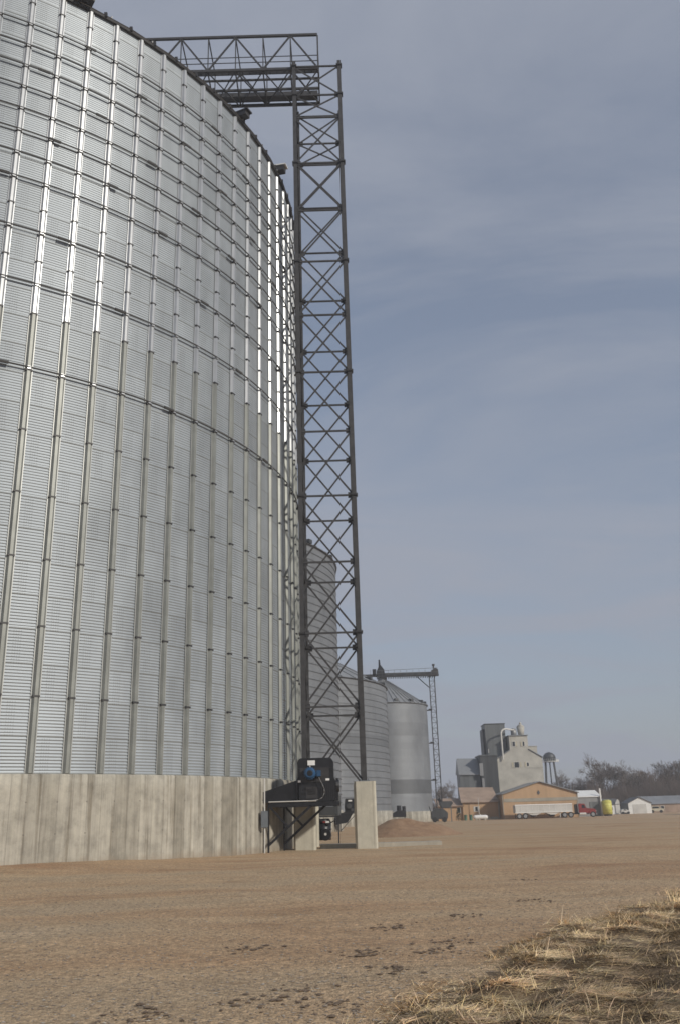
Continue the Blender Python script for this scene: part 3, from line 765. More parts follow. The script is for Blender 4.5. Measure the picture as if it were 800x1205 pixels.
# machine between the last bin and the orange buildings
t = thing('loading_machine', (16, 163, 0), 'dark grey grain machine with raised hopper beside the orange building, right of the smooth bin', 'machine')
one(t, 'body', 'galv_dark', lambda b: b.prism([(14.2, .5), (17.0, .5), (17.1, 1.5), (16.3, 2.2), (15.0, 2.3), (14.2, 1.6)], 'y', 162, 164), bevel=.08)
one(t, 'hopper', 'galv_dark', lambda b: b.prism([(16.1, 2.3), (17.5, 2.3), (18.1, 3.1), (17.9, 3.4), (15.9, 3.4), (15.7, 3.0)], 'y', 162.2, 163.8), bevel=.06)
one(t, 'chute', 'black_metal', lambda b: (b.bar((16.0, 163, 3.3), (15.6, 163, 3.9), .5), b.bar((14.3, 162.6, 1.2), (13.9, 162.6, 2.6), .12)))
for x in (14.7, 16.4): one(t, 'wheel', 'tyre', lambda b: b.tube((x, 161.7, .42), (x, 162.0, .42), .42, n=18))
one(t, 'support_post', 'galv_mid', lambda b: b.bar((17.7, 162.5, 0), (17.7, 162.5, 2.5), .16))

# top conveyor of the round bin with its ladder tower
t = thing('roof_conveyor', (12, 175, 27), 'long dark conveyor catwalk running level above the roof of the smooth round bin', 'conveyor')
one(t, 'trough', 'galv_dark', lambda b: (b.box(6.3, 17.7, 174.6, 175.4, 27.05, 27.75)))
one(t, 'walkway', 'steel_dark', lambda b: (b.box(6.0, 17.9, 173.6, 174.55, 26.95, 27.12), [b.box(6.2 + i * .45, 6.32 + i * .45, 173.6, 175.5, 26.7, 26.94) for i in range(26)]))
one(t, 'railing', 'galv_mid', lambda b: ([b.bar((6 + i * 1.2, 173.6, 27.1), (6 + i * 1.2, 173.6, 28.1), .06) for i in range(11)], b.bar((6, 173.6, 28.1), (18, 173.6, 28.35), .07), b.bar((6, 173.6, 27.6), (18, 173.6, 27.6), .05)))
one(t, 'head_housing', 'steel_dark', lambda b: (b.prism([(16.9, 27.0), (18.3, 27.0), (18.2, 28.2), (17.7, 28.5), (16.9, 28.0)], 'y', 174.3, 175.6), b.tube((17.4, 175, 28.4), (17.4, 175, 29.2), .16, n=10), b.tube((17.4, 175, 29.0), (17.4, 175, 29.3), .28, n=10)))
one(t, 'drive_unit', 'black_metal', lambda b: (b.prism([(6.2, 27.2), (7.8, 27.2), (7.7, 28.4), (7.0, 29.4), (6.9, 30.4), (6.65, 30.4), (6.6, 29.0), (6.2, 28.2)], 'y', 174.5, 175.5), b.box(5.4, 6.1, 174.6, 175.4, 27.3, 28.6)))
one(t, 'knee_brace', 'steel_dark', lambda b: (b.bar((14.1, 175, 26.9), (16.3, 175, 24.8), .16)))
one(t, 'support_frame', 'steel_dark', lambda b: (b.bar((3.4, 175, 25.9), (3.4, 175, 27.2), .2), b.bar((3.4, 175, 26.0), (2.3, 175, 27.2), .14), b.bar((3.4, 175, 26.0), (4.5, 175, 27.2), .14)))
t2 = one(t, 'spur_trough', 'steel_dark', lambda b: (b.box(-4.5, 6.2, 174.6, 175.3, 27.15, 27.6), [b.bar((-4 + i * 1.5, 174.6, 27.6), (-4 + i * 1.5, 174.6, 28.5), .05) for i in range(7)]))
t = thing('ladder_tower', (16.85, 175, 0), 'slender steel lattice ladder mast standing close against the smooth round bin', 'mast')
for dx in (-.5, .5):
    for dy in (-.5, .5): one(t, 'leg', 'steel', lambda b: b.bar((16.95 + dx, 175 + dy, 0), (16.95 + dx, 175 + dy, 27), .10))
for y in (174.5, 175.5):
    def lac(b):
        for i in range(27):
            b.bar((16.45, y, i), (17.45, y, i), .045); b.bar((16.45, y, i), (17.45, y, i + 1), .035) if i % 2 else b.bar((17.45, y, i), (16.45, y, i + 1), .035)
    one(t, 'lacing', 'steel', lac)
for z in (20.4, 14.2, 7.4): one(t, 'wall_tie', 'steel_dark', lambda b: (b.bar((15.6, 175, z), (16.5, 175, z), .2), b.box(15.9, 16.6, 174.3, 174.6, z - .15, z + .2)))

# ------------------------------------------------------------------ dirt heap
def heap():
    n = 61; xs = np.linspace(-1, 1, n); X, Y = np.meshgrid(xs, xs)
    R = np.random.default_rng(3); ph = R.uniform(0, 6, (12, 3))
    Z = np.zeros_like(X)
    r = np.hypot(X, Y); Z = 1.5 * np.clip(1 - r * 1.05, 0, 1) ** 1.05
    Z = Z * (1 - .15 * np.exp(-(r / .12) ** 2))
    nz = sum(np.sin(X * f * 3 + p[0] + 2 * np.sin(Y * f + p[1])) * np.cos(Y * f * 3 + p[2]) / f for f, p in zip((1.5, 2.3, 3.1, 4.4, 6, 8, 11, 15), ph))
    Z = Z + nz * .10 * np.clip(1 - r, 0, 1) ** .5 * (r < 1) - .04 * (r >= .95)
    Z += .28 * np.exp(-(((X - .62) / .3) ** 2 + (Y / .4) ** 2)) * (r < 1)
    WX = 3.85 + np.where(X < 0, X * 3.7, X * 5.2); WY = 74 + Y * 4.5
    V = np.stack([WX.ravel() - 3.85, WY.ravel() - 74, Z.ravel() - .02], -1)
    o = link_mesh('dirt_pile', grid_mesh('dirt_pile', V, n, n, 'dirt'), None, (3.85, 74, 0))
    tag(o, 'low reddish brown heap of dirt behind the right concrete pier', 'dirt pile')
heap()

# ------------------------------------------------------------------ old elevator and buildings
def window(parent, x, z, w, h, y, frame='white_dull'):
    f = one(parent, 'window', frame, lambda b: (b.box(x - w / 2 - .09, x + w / 2 + .09, y - .07, y - .004, z - h / 2 - .09, z - h / 2), b.box(x - w / 2 - .09, x + w / 2 + .09, y - .07, y - .004, z + h / 2, z + h / 2 + .09),
        b.box(x - w / 2 - .09, x - w / 2, y - .07, y - .004, z - h / 2, z + h / 2), b.box(x + w / 2, x + w / 2 + .09, y - .07, y - .004, z - h / 2, z + h / 2)))
    one(f, 'pane', 'glass_dark', lambda b: b.box(x - w / 2, x + w / 2, y - .03, y - .006, z - h / 2, z + h / 2))

el = thing('grain_elevator', (36, 196, 0), 'old pale grey metal-clad grain elevator with stepped gable and cupola', 'grain elevator')
one(el, 'wall', 'elev_light', lambda b: b.prism([(31.2, -.2), (40.6, -.2), (40.6, 11.85), (37.95, 13.55), (34.0, 13.4), (31.2, 11.75)], 'y', 192, 200))
one(el, 'cupola', 'elev_light', lambda b: b.prism([(34.05, 13.0), (37.95, 13.0), (37.95, 16.3), (34.05, 16.4)], 'y', 192.02, 199))
one(el, 'cupola_roof', 'grey_roof', lambda b: b.box(33.9, 38.1, 191.8, 199.2, 16.4, 16.55))
one(el, 'roof_edge', 'grey_roof', lambda b: (b.bar((31.0, 196, 11.82), (34.02, 196, 13.55), 8.4, .12, up=(0, 0, 1)), b.bar((40.8, 196, 11.9), (37.98, 196, 13.65), 8.4, .12, up=(0, 0, 1))))
one(el, 'rear_block', 'elev_light', lambda b: (b.box(37.96, 40.35, 195, 201, 11, 14.3), b.box(37.9, 40.45, 194.9, 201.1, 14.32, 14.42)))
window(el, 34.95, 14.75, .5, .9, 192.0); window(el, 37.0, 14.7, .35, .9, 192.0); window(el, 35.2, 10.5, .9, 1.1, 192); window(el, 37.5, 10.55, .4, .7, 192)
for px_, pz_ in ((34.35, 10.5), (36.0, 10.5), (37.05, 10.55), (35.45, 14.75), (36.55, 14.7)): one(el, 'shutter', 'cream', lambda b: b.box(px_ - .16, px_ + .16, 191.93, 191.996, pz_ - .5, pz_ + .5))
one(el, 'roof_cyclone', 'galv_far', lambda b: (b.tube((35.5, 194, 16.5), (35.5, 194, 17.9), .6, .6, 18), b.tube((35.5, 194, 17.9), (35.5, 194, 18.1), .6, .3, 18)), True)
one(el, 'roof_cyclone', 'elev_light', lambda b: (b.tube((37.05, 194, 16.5), (37.05, 194, 18.4), .55, .85, 18), b.tube((37.05, 194, 18.4), (37.05, 194, 18.9), .85, .3, 18), b.tube((37.05, 194, 18.9), (37.05, 194, 19.3), .22, n=10)), True)
one(el, 'spout_pipe', 'white_dull', lambda b: b.path([(32.4, 191.6, 11.6), (32.4, 191.6, 16.9), (32.55, 191.7, 17.4), (32.95, 191.9, 17.75), (33.6, 192.2, 17.9), (35.5, 193.6, 17.7)], .17, 10))
one(el, 'service_wire', 'steel_dark', lambda b: b.bar((37.6, 191.7, 9.9), (40.6, 191.7, 9.85), .03))

t = thing('elevator_tower', (31.5, 197, 0), 'tall dark grey metal tower with flat top beside the pale elevator', 'tower')
one(t, 'wall', 'galv_mid', lambda b: b.box(29.45, 33.7, 194, 199, 0, 19.1))
one(t, 'side_shade', 'galv_dark', lambda b: b.box(29.05, 29.44, 195, 199, 0, 18.2))  # darker box stands in for the shade on the tower's left side
one(t, 'cap', 'galv_dark', lambda b: b.box(29.35, 33.8, 193.9, 199.1, 19.1, 19.25))
one(t, 'small_window', 'white_dull', lambda b: b.box(29.75, 29.95, 193.95, 193.998, 13.2, 14.0))
t = thing('annex_building', (29.5, 193, 0), 'grey metal annex block with shade in its colour between the low gabled shed and the pale elevator', 'building')
one(t, 'wall', 'galv_dark', lambda b: b.box(27.55, 31.15, 191.5, 198, 0, 12.5))  # tone darkened to carry the shadow cast by the pale elevator
one(t, 'roof', 'galv_mid', lambda b: b.box(27.4, 31.18, 191.3, 198.1, 12.5, 12.68))
one(t, 'stair_duct', 'galv_far', lambda b: (b.box(27.62, 28.1, 191.2, 191.48, 5.5, 8.0), b.box(27.3, 28.0, 191.1, 191.48, 8.5, 11.0)))
t = thing('storage_shed', (25.3, 195, 0), 'grey shed with a pale sloping metal roof, leftmost of the tall elevator buildings', 'shed')
one(t, 'wall', 'galv_mid', lambda b: b.box(23.2, 27.52, 192.2, 197.5, 0, 9.1))
one(t, 'roof', 'grey_roof', lambda b: b.add([(23.0, 191.9, 8.95), (27.53, 191.9, 8.85), (27.53, 195.3, 12.2), (23.1, 195.3, 12.3), (23.0, 198, 9), (27.53, 198, 9), (23.0, 191.9, 8.8), (27.53, 191.9, 8.7)], [(0, 1, 2, 3), (3, 2, 5, 4), (6, 7, 1, 0), (6, 0, 3, 4)]))

# orange buildings
t = thing('orange_gabled_building', (36, 182, 0), 'big orange gabled metal building with a grey stripe, behind the white trailer', 'building')
poly = [(29.0, -.2), (43.2, -.2), (43.2, 4.45), (36.15, 6.5), (29.2, 4.5)]
one(t, 'wall', 'orange_wall', lambda b: b.prism(poly, 'y', 176, 189))
one(t, 'roof', 'grey_roof', lambda b: (b.bar((28.9, 182.4, 4.5), (36.17, 182.4, 6.62), 13.5, .14), b.bar((43.5, 182.4, 4.42), (36.19, 182.4, 6.62), 13.5, .14)))
one(t, 'stripe_band', 'stripe', lambda b: b.box(29.22, 43.18, 175.95, 175.997, 3.05, 3.65))
one(t, 'gable_vent', 'roof_dark', lambda b: b.prism([(35.65, 4.6), (35.8, 4.3), (36.0, 4.3), (36.15, 4.6), (35.95, 5.0), (35.85, 5.0)], 'y', 175.9, 175.996))
one(t, 'corner_trim', 'stripe', lambda b: (b.box(28.96, 29.1, 175.93, 175.996, 0, 4.4), b.box(43.08, 43.24, 175.93, 175.996, 0, 4.3)))
t = thing('orange_wing', (25.5, 184, 0), 'low orange wing with a tan sloping roof, left of the orange gable', 'building')
one(t, 'wall', 'orange_wall', lambda b: b.box(21.9, 28.95, 180, 188, -.1, 3.25))
one(t, 'roof', 'tan_roof', lambda b: b.add([(21.55, 179.6, 3.2), (28.97, 179.6, 3.15), (28.97, 187, 5.95), (22.1, 187, 6.1), (21.55, 179.6, 3.32), (28.97, 179.6, 3.27), (28.97, 187, 6.07), (22.1, 187, 6.22)], [(0, 1, 2, 3), (4, 5, 6, 7), (0, 1, 5, 4), (3, 0, 4, 7), (1, 2, 6, 5), (2, 3, 7, 6)]))
one(t, 'white_patch', 'white_paint', lambda b: b.bar((27.9, 180.6, 3.72), (28.8, 180.6, 3.74), .8, .05))  # plain white patch low on the tan roof
window(t, 24.5, 2.0, .5, .75, 180)
one(t, 'shutter', 'white_dull', lambda b: (b.box(23.95, 24.15, 179.95, 179.997, 1.5, 2.5), b.box(24.85, 25.05, 179.95, 179.997, 1.5, 2.5)))
one(t, 'corner_post', 'stripe', lambda b: b.box(28.7, 28.94, 179.92, 179.996, 0, 3.2))
t = thing('orange_lean_to', (20, 183, 0), 'lowest orange lean-to with a grey roof, at the left end of the orange buildings', 'building')
one(t, 'wall', 'orange_wall', lambda b: b.box(17.2, 21.88, 180.4, 187, -.1, 2.62))
one(t, 'roof', 'tan_roof', lambda b: b.add([(16.9, 180, 2.75), (22.2, 180, 2.68), (21.9, 186, 4.15), (16.9, 186, 4.2), (16.9, 180, 2.62), (22.2, 180, 2.55), (21.9, 186, 4.0), (16.9, 186, 4.05)], [(0, 1, 2, 3), (4, 5, 6, 7), (0, 1, 5, 4), (3, 0, 4, 7), (1, 2, 6, 5)]))
window(t, 21.2, 1.9, .5, .8, 180.4)
b = MB((24.7, 178, 0)); b.tube((24.75, 178.6, 0), (24.75, 178.6, 4.1), .07, .05, 8); b.box(24.6, 24.9, 178.5, 178.7, 0, .15)
tag(b.build('flag_pole', 'white_dull'), 'thin white pole standing in front of the low orange wing', 'pole')

t = thing('propane_tank', (24, 172, 0), 'long white propane tank lying in front of the low orange wing', 'tank')
def ptank(b):
    xs = [(22.7, .08), (22.78, .24), (22.95, .34), (23.15, .38), (24.95, .38), (25.15, .34), (25.3, .24), (25.38, .08)]
    for (xa, ra), (xb, rb_) in zip(xs, xs[1:]): b.tube((xa, 172, .55), (xb, 172, .55), ra, rb_, 18, cap=False)
    b.tube((22.69, 172, .55), (22.7, 172, .55), .08, n=18); b.tube((25.38, 172, .55), (25.39, 172, .55), .08, n=18)
one(t, 'vessel', 'white_paint', ptank, True)
one(t, 'dome_lid', 'white_dull', lambda b: b.tube((24, 172, .9), (24, 172, 1.05), .15, n=12))
for x in (23.3, 24.8): one(t, 'cradle', 'concrete', lambda b: b.box(x - .1, x + .1, 171.7, 172.3, 0, .25))
t = thing('small_tree', (20.6, 177, 0), 'dark narrow evergreen shrub in front of the orange lean-to wall', 'shrub')
def shrub(b):
    for i in range(420):
        h = random.random(); r = .55 * (1 - h) ** .6 * random.random() ** .4 + .05; a = random.random() * 6.28
        c = Vector((20.6 + r * math.cos(a), 177 + r * math.sin(a), .15 + h * 2.1)); s_ = .13
        b.add([c + Vector([random.uniform(-s_, s_) for _ in range(3)]) for _ in range(3)], [(0, 1, 2)])
one(t, 'foliage', 'green_dark', shrub); one(t, 'trunk', 'bark', lambda b: b.tube((20.6, 177, 0), (20.6, 177, 1.2), .07, .04, 8))
for i, (x, lab) in enumerate([(22.05, 'green drum beside the orange wing wall, left one of the two'), (23.05, 'green drum beside the orange wing wall, right one near the propane tank')]):
    b = MB((x, 178, 0)); b.tube((x, 178, 0), (x, 178, 1.0), .3, n=16); [b.tube((x, 178, q), (x, 178, q + .05), .33, n=16) for q in (.0, .32, .66, .95)]
    tag(b.build('drum', 'green_paint'), lab, 'drum', 'green drums')
b = MB((26.4, 178.6, 0)); b.box(25.7, 28.6, 178.3, 179.3, 0, .28); b.box(25.9, 26.6, 178.4, 179.2, .28, .75); b.box(27.0, 28.3, 178.5, 179.1, .28, .5)
tag(b.build('pallet_stack', 'stripe', bevel=.02), 'low brown stack of pallets against the orange wing beside the gable wall', 'pallets')

# trailer and tractor
def wheel(parent, x, y, r=.5, w=.28, rim='galv_far'):
    wv = one(parent, 'wheel', 'tyre', lambda b: b.tube((x, y, r), (x, y + w, r), r, n=22))
    one(wv, 'rim', rim, lambda b: (b.tube((x, y - .02, r), (x, y + .02, r), r * .62, r * .66, 18)))
tr = thing('grain_trailer', (35.7, 172.8, 0), 'long white hopper-bottom grain trailer parked before the orange gabled building', 'trailer')
one(tr, 'hopper_body', 'white_dull', lambda b: (b.prism([(30.5, 1.05), (30.45, 2.42), (40.95, 2.36), (40.95, 1.2), (39.6, 1.0), (38.6, 1.0), (37.6, .62), (36.9, .62), (36.0, .95), (35.2, .95), (34.3, .6), (33.5, .6), (32.5, .98)], 'y', 171.6, 174)))
one(tr, 'side_rail', 'white_paint', lambda b: (b.box(30.4, 41.0, 171.5, 171.62, 1.02, 1.14), [b.box(30.5 + 1.04 * i, 30.54 + 1.04 * i, 171.575, 171.6, 1.14, 2.3) for i in range(11)]))
one(tr, 'tarp', 'white_paint', lambda b: b.tube((30.45, 171.65, 2.4), (40.95, 171.65, 2.36), .12, n=10))
one(tr, 'hopper_chute', 'steel_dark', lambda b: (b.prism([(33.2, .95), (34.6, .95), (34.15, .35), (33.65, .35)], 'y', 172, 173.6), b.prism([(36.6, .95), (38.0, .95), (37.5, .35), (37.0, .35)], 'y', 172, 173.6)))
one(tr, 'landing_gear', 'white_dull', lambda b: b.box(38.55, 38.72, 171.7, 171.85, .1, 1.05))
for x in (31.1, 32.2): wheel(tr, x, 171.5)
one(tr, 'mud_flap', 'tyre', lambda b: b.box(30.42, 30.46, 171.6, 172.2, .2, .9))
tc = thing('semi_tractor', (43, 172.8, 0), 'red conventional semi truck cab coupled in front of the white grain trailer', 'truck')
one(tc, 'chassis', 'steel_dark', lambda b: b.box(39.0, 44.9, 172.2, 173.4, .55, .78))
one(tc, 'cab', 'red_paint', lambda b: b.prism([(42.1, .75), (43.55, .75), (43.55, 1.62), (43.25, 2.35), (42.25, 2.4), (42.1, 2.2)], 'y', 171.7, 173.9), bevel=.04)
one(tc, 'hood', 'red_paint', lambda b: b.prism([(43.56, .62), (45.25, .62), (45.3, 1.15), (45.15, 1.42), (43.56, 1.6)], 'y', 171.85, 173.75), bevel=.05)
one(tc, 'fender', 'red_paint', lambda b: b.prism([(43.9, .62), (45.2, .62), (45.05, .98), (44.75, 1.12), (44.35, 1.1), (44.05, .95)], 'y', 171.55, 171.86))
one(tc, 'side_window', 'glass_dark', lambda b: b.prism([(42.7, 1.6), (43.35, 1.6), (43.15, 2.15), (42.72, 2.18)], 'y', 171.67, 171.698))
one(tc, 'sleeper', 'steel_dark', lambda b: b.box(41.75, 42.09, 171.9, 173.7, .75, 2.3), bevel=.03)
one(tc, 'bumper', 'galv_far', lambda b: b.box(45.26, 45.4, 171.75, 173.85, .4, .7)); one(tc, 'fuel_tank', 'white_dull', lambda b: b.tube((42.2, 171.85, .6), (43.4, 171.85, .6), .26, n=16))
one(tc, 'exhaust_stack', 'galv_far', lambda b: b.tube((42.0, 171.8, .8), (42.0, 171.8, 2.75), .07, n=10)); one(tc, 'headlight', 'white_paint', lambda b: b.box(45.28, 45.34, 171.95, 172.2, .95, 1.15))
for x in (39.4, 40.55): wheel(tc, x, 171.5)
wheel(tc, 44.6, 171.5, .48)

t = thing('metal_shed', (47.5, 188, 0), 'grey metal shed with a pale roof and dark sliding door, behind the red truck', 'shed')
one(t, 'wall', 'galv_far', lambda b: b.box(43.3, 49.9, 185, 192, -.1, 3.65)); one(t, 'door', 'galv_mid', lambda b: b.box(47.6, 49.6, 184.93, 184.996, 0, 2.7))
one(t, 'roof', 'white_paint', lambda b: b.add([(43.2, 184.8, 3.6), (50.1, 184.8, 3.6), (49.9, 188.5, 4.85), (43.3, 188.5, 4.85), (43.2, 184.8, 3.72), (50.1, 184.8, 3.72), (49.9, 188.5, 4.97), (43.3, 188.5, 4.97)], [(0, 1, 2, 3), (4, 5, 6, 7), (0, 1, 5, 4), (1, 2, 6, 5), (0, 3, 7, 4)]))
one(t, 'end_post', 'white_paint', lambda b: b.box(49.75, 50.0, 184.6, 184.9, 0, 5.2))
t = thing('yellow_tank', (50.9, 184, 0), 'upright yellow plastic tank beside the grey metal shed', 'tank')
one(t, 'shell', 'yellow_poly', lambda b: (b.tube((50.75, 184, .3), (50.75, 184, 2.8), .92, n=28), b.tube((50.75, 184, 2.8), (50.75, 184, 3.0), .92, .5, 28)), True)
one(t, 'hoop', 'yellow_poly', lambda b: [b.tube((50.75, 184, q), (50.75, 184, q + .06), .95, n=28) for q in (.7, 1.3, 1.9, 2.5)]); one(t, 'stand', 'steel_dark', lambda b: b.tube((50.75, 184, 0), (50.75, 184, .3), .8, n=20))
def house(name, x0, x1, y0, y1, zw, zp, label, cat, wall, roof, ridge='y', door=None, loc=None):
    t = thing(name, ((x0 + x1) / 2, (y0 + y1) / 2, 0), label, cat)
    xm = (x0 + x1) / 2; ym = (y0 + y1) / 2
    if ridge == 'y':
        one(t, 'wall', wall, lambda b: b.prism([(x0, -.1), (x1, -.1), (x1, zw), (xm, zp), (x0, zw)], 'y', y0, y1))
        e = .18
        one(t, 'roof', roof, lambda b: (b.bar((x0 - e, ym, zw - .04), (xm, ym, zp + .1), y1 - y0 + .5, .1), b.bar((x1 + e, ym, zw - .04), (xm, ym, zp + .1), y1 - y0 + .5, .1)))
    else:
        one(t, 'wall', wall, lambda b: b.prism([(y0, -.1), (y1, -.1), (y1, zw), (ym, zp), (y0, zw)], 'x', x0, x1))
        one(t, 'roof', roof, lambda b: (b.bar((xm, y0 - .25, zw - .04), (xm, ym, zp + .1), x1 - x0 + .5, .1), b.bar((xm, y1 + .25, zw - .04), (xm, ym, zp + .1), x1 - x0 + .5, .1)))
    return t
t = house('garage', 64.2, 69.45, 215, 221, 2.32, 3.5, 'white gabled garage with a wide door and a side wall greyed as shade', 'garage', 'white_paint', 'roof_dark')
one(t, 'garage_door', 'white_dull', lambda b: (b.box(65.2, 68.3, 214.94, 214.995, 0, 2.05), [b.box(65.22, 68.28, 214.92, 214.94, q, q + .03) for q in (.5, 1.0, 1.5)]))
one(t, 'side_wall_shade', 'galv_mid', lambda b: b.box(64.13, 64.195, 215.1, 221, 0, 2.25))  # grey sheet puts the shade into the colour of the white left wall
t = house('small_white_shed', 58.6, 61.6, 214, 219, 2.2, 3.3, 'small white shed with a dark roof between yellow tank and garage', 'shed', 'white_paint', 'roof_dark', 'x')
one(t, 'gable_panel', 'white_dull', lambda b: b.prism([(60.9, 0), (61.9, 0), (61.9, 2.9), (61.5, 3.35), (60.9, 2.4)], 'y', 213.8, 213.99))
window(t, 60.0, 1.3, .4, .6, 214)
t = thing('pickup_bed_box', (62.3, 212, 0), 'small white vehicle parked between the white shed and the garage', 'vehicle')
one(t, 'body', 'white_dull', lambda b: b.prism([(61.4, .3), (63.4, .3), (63.4, .75), (62.9, .85), (62.5, 1.1), (61.9, 1.1), (61.4, .8)], 'y', 211.5, 212.8), bevel=.05)
for x in (61.8, 63.0): one(t, 'wheel', 'tyre', lambda b: b.tube((x, 211.42, .28), (x, 211.6, .28), .28, n=16))
one(t, 'window', 'glass_dark', lambda b: b.prism([(61.95, .82), (62.6, .82), (62.45, 1.03), (62.0, 1.03)], 'y', 211.46, 211.498))
t = house('ranch_house', 70.6, 84, 224, 232, 2.0, 3.7, 'long low house with a grey roof at the right end of the yard', 'house', 'tan_roof', 'grey_roof', 'x')
window(t, 75, 1.2, .7, .6, 224)
t = thing('parked_car', (72, 221, 0), 'pale parked car with dark windows in front of the low grey-roofed house', 'car')
one(t, 'body', 'cream', lambda b: b.prism([(70.6, .35), (74.0, .35), (74.05, .9), (73.2, 1.02), (72.9, 1.5), (71.4, 1.5), (70.9, 1.0), (70.6, .9)], 'y', 220.2, 221.8), bevel=.06)
one(t, 'window', 'glass_dark', lambda b: b.prism([(71.2, 1.02), (73.0, 1.02), (72.75, 1.4), (71.5, 1.4)], 'y', 220.15, 220.198))
for x in (71.3, 73.3): one(t, 'wheel', 'tyre', lambda b: b.tube((x, 220.1, .33), (x, 220.35, .33), .33, n=16))
b = MB((69.9, 222, 0)); b.box(69.2, 70.5, 221.5, 222.2, 0, .9); b.prism([(69.2, .9), (70.5, .9), (70.2, 1.25), (69.5, 1.25)], 'y', 221.5, 222.2)
tag(b.build('utility_trailer', 'roof_dark', bevel=.04), 'low dark covered trailer between the garage and the pale car', 'trailer')

# water tower
t = thing('water_tower', (57.2, 260, 0), 'old dark water tower with a domed tank on slim legs, behind the elevator', 'water tower')
def dome(b):
    pr = [(14.0, .3), (14.15, 1.2), (14.7, 1.75), (15.4, 1.8), (16.0, 1.55), (16.5, 1.05), (16.85, .15)]
    for (za, ra), (zb, rb_) in zip(pr, pr[1:]): b.tube((57.0, 260, za), (57.0, 260, zb), ra, rb_, 24, cap=False)
one(t, 'tank', 'galv_dark', dome, True)
one(t, 'balcony', 'white_paint', lambda b: (b.tube((57.0, 260, 14.15), (57.0, 260, 14.3), 2.2, n=24), b.box(58.6, 59.5, 259.2, 260.2, 14.1, 14.7)))
one(t, 'balcony_rail', 'white_dull', lambda b: [b.bar((57 + 2.15 * math.cos(k * .26), 260 + 2.15 * math.sin(k * .26), 14.3), (57 + 2.15 * math.cos(k * .26), 260 + 2.15 * math.sin(k * .26), 14.95), .06) for k in range(24)])
for k in range(4):
    a0 = k * PI / 2 + .5
    one(t, 'leg', 'galv_dark', lambda b: b.tube((57 + 2.7 * math.cos(a0), 260 + 2.7 * math.sin(a0), 0), (57 + 1.6 * math.cos(a0), 260 + 1.6 * math.sin(a0), 14.1), .2, n=8))
one(t, 'cross_rods', 'steel_dark', lambda b: [b.bar((57 + 2.4 * math.cos(k * PI / 2 + .5), 260 + 2.4 * math.sin(k * PI / 2 + .5), 3), (57 + 1.9 * math.cos((k + 1) * PI / 2 + .5), 260 + 1.9 * math.sin((k + 1) * PI / 2 + .5), 9), .06) for k in range(4)])
one(t, 'riser_pipe', 'galv_dark', lambda b: b.tube((57, 260, 0), (57, 260, 14), .18, n=8))

# ------------------------------------------------------------------ bare trees
def tree_meshes(seed, H, spread, nlev=6):
    R = random.Random(seed); tv = []; tf = []; cv = []; cf = []
    def seg(V_, F_, p, q, r0, r1, n):
        d = (q - p).normalized(); u = Vector((0, 0, 1)) if abs(d.z) < .9 else Vector((1, 0, 0))
        a = d.cross(u).normalized(); b_ = a.cross(d); o = len(V_)
        for c, r in ((p, r0), (q, r1)):
            for k in range(n):
                t_ = 2 * PI * k / n; V_.append(tuple(c + (a * math.cos(t_) + b_ * math.sin(t_)) * r))
        F_.extend([(o + k, o + (k + 1) % n, o + n + (k + 1) % n, o + n + k) for k in range(n)])
    def grow(p, d, L, r, lev):
        nseg = 3 if lev < 3 else 2; q = p
        for i in range(nseg):
            d = (d + Vector([R.gauss(0, .13) for _ in range(3)]) + Vector((0, 0, .05))).normalized()
            q2 = q + d * L / nseg; r2 = max(.012, r * .82)
            seg(*( (tv, tf) if lev < 2 else (cv, cf)), q, q2, r, r2, 6 if lev < 2 else 3)
            q = q2; r = r2
            if lev >= 1 and lev < nlev and R.random() < .7:
                dd = (d + Vector([R.gauss(0, .6) for _ in range(3)]) * spread).normalized()
                grow(q, dd, L * R.uniform(.5, .75), r * .55, lev + 1)
        if lev < nlev:
            for _ in range(R.choice([2, 3, 3] if lev < 4 else [2, 3])):
                dd = (d + Vector([R.gauss(0, .5) for _ in range(3)]) * spread + Vector((0, 0, .08))).normalized()
                grow(q, dd, L * R.uniform(.58, .85), r * R.uniform(.5, .72), lev + 1)
    grow(Vector((0, 0, -.1)), Vector((0, 0, 1)), H * .24, H * .022, 0)
    top = max(v[2] for v in cv); k = H / top
    out = []
    for nm, V_, F_, mt in (('trunk', tv, tf, 'bark'), ('crown', cv, cf, 'twig')):
        me = bpy.data.meshes.new(nm); me.from_pydata([(x * k, y * k, z * k) for x, y, z in V_], [], F_); me.materials.append(MATS[mt]); out.append(me)
    return out
protos = [tree_meshes(s, 10, sp, nl) for s, sp, nl in ((1, .85, 6), (2, 1.0, 6), (5, .75, 6), (9, 1.1, 6), (14, .6, 6))]
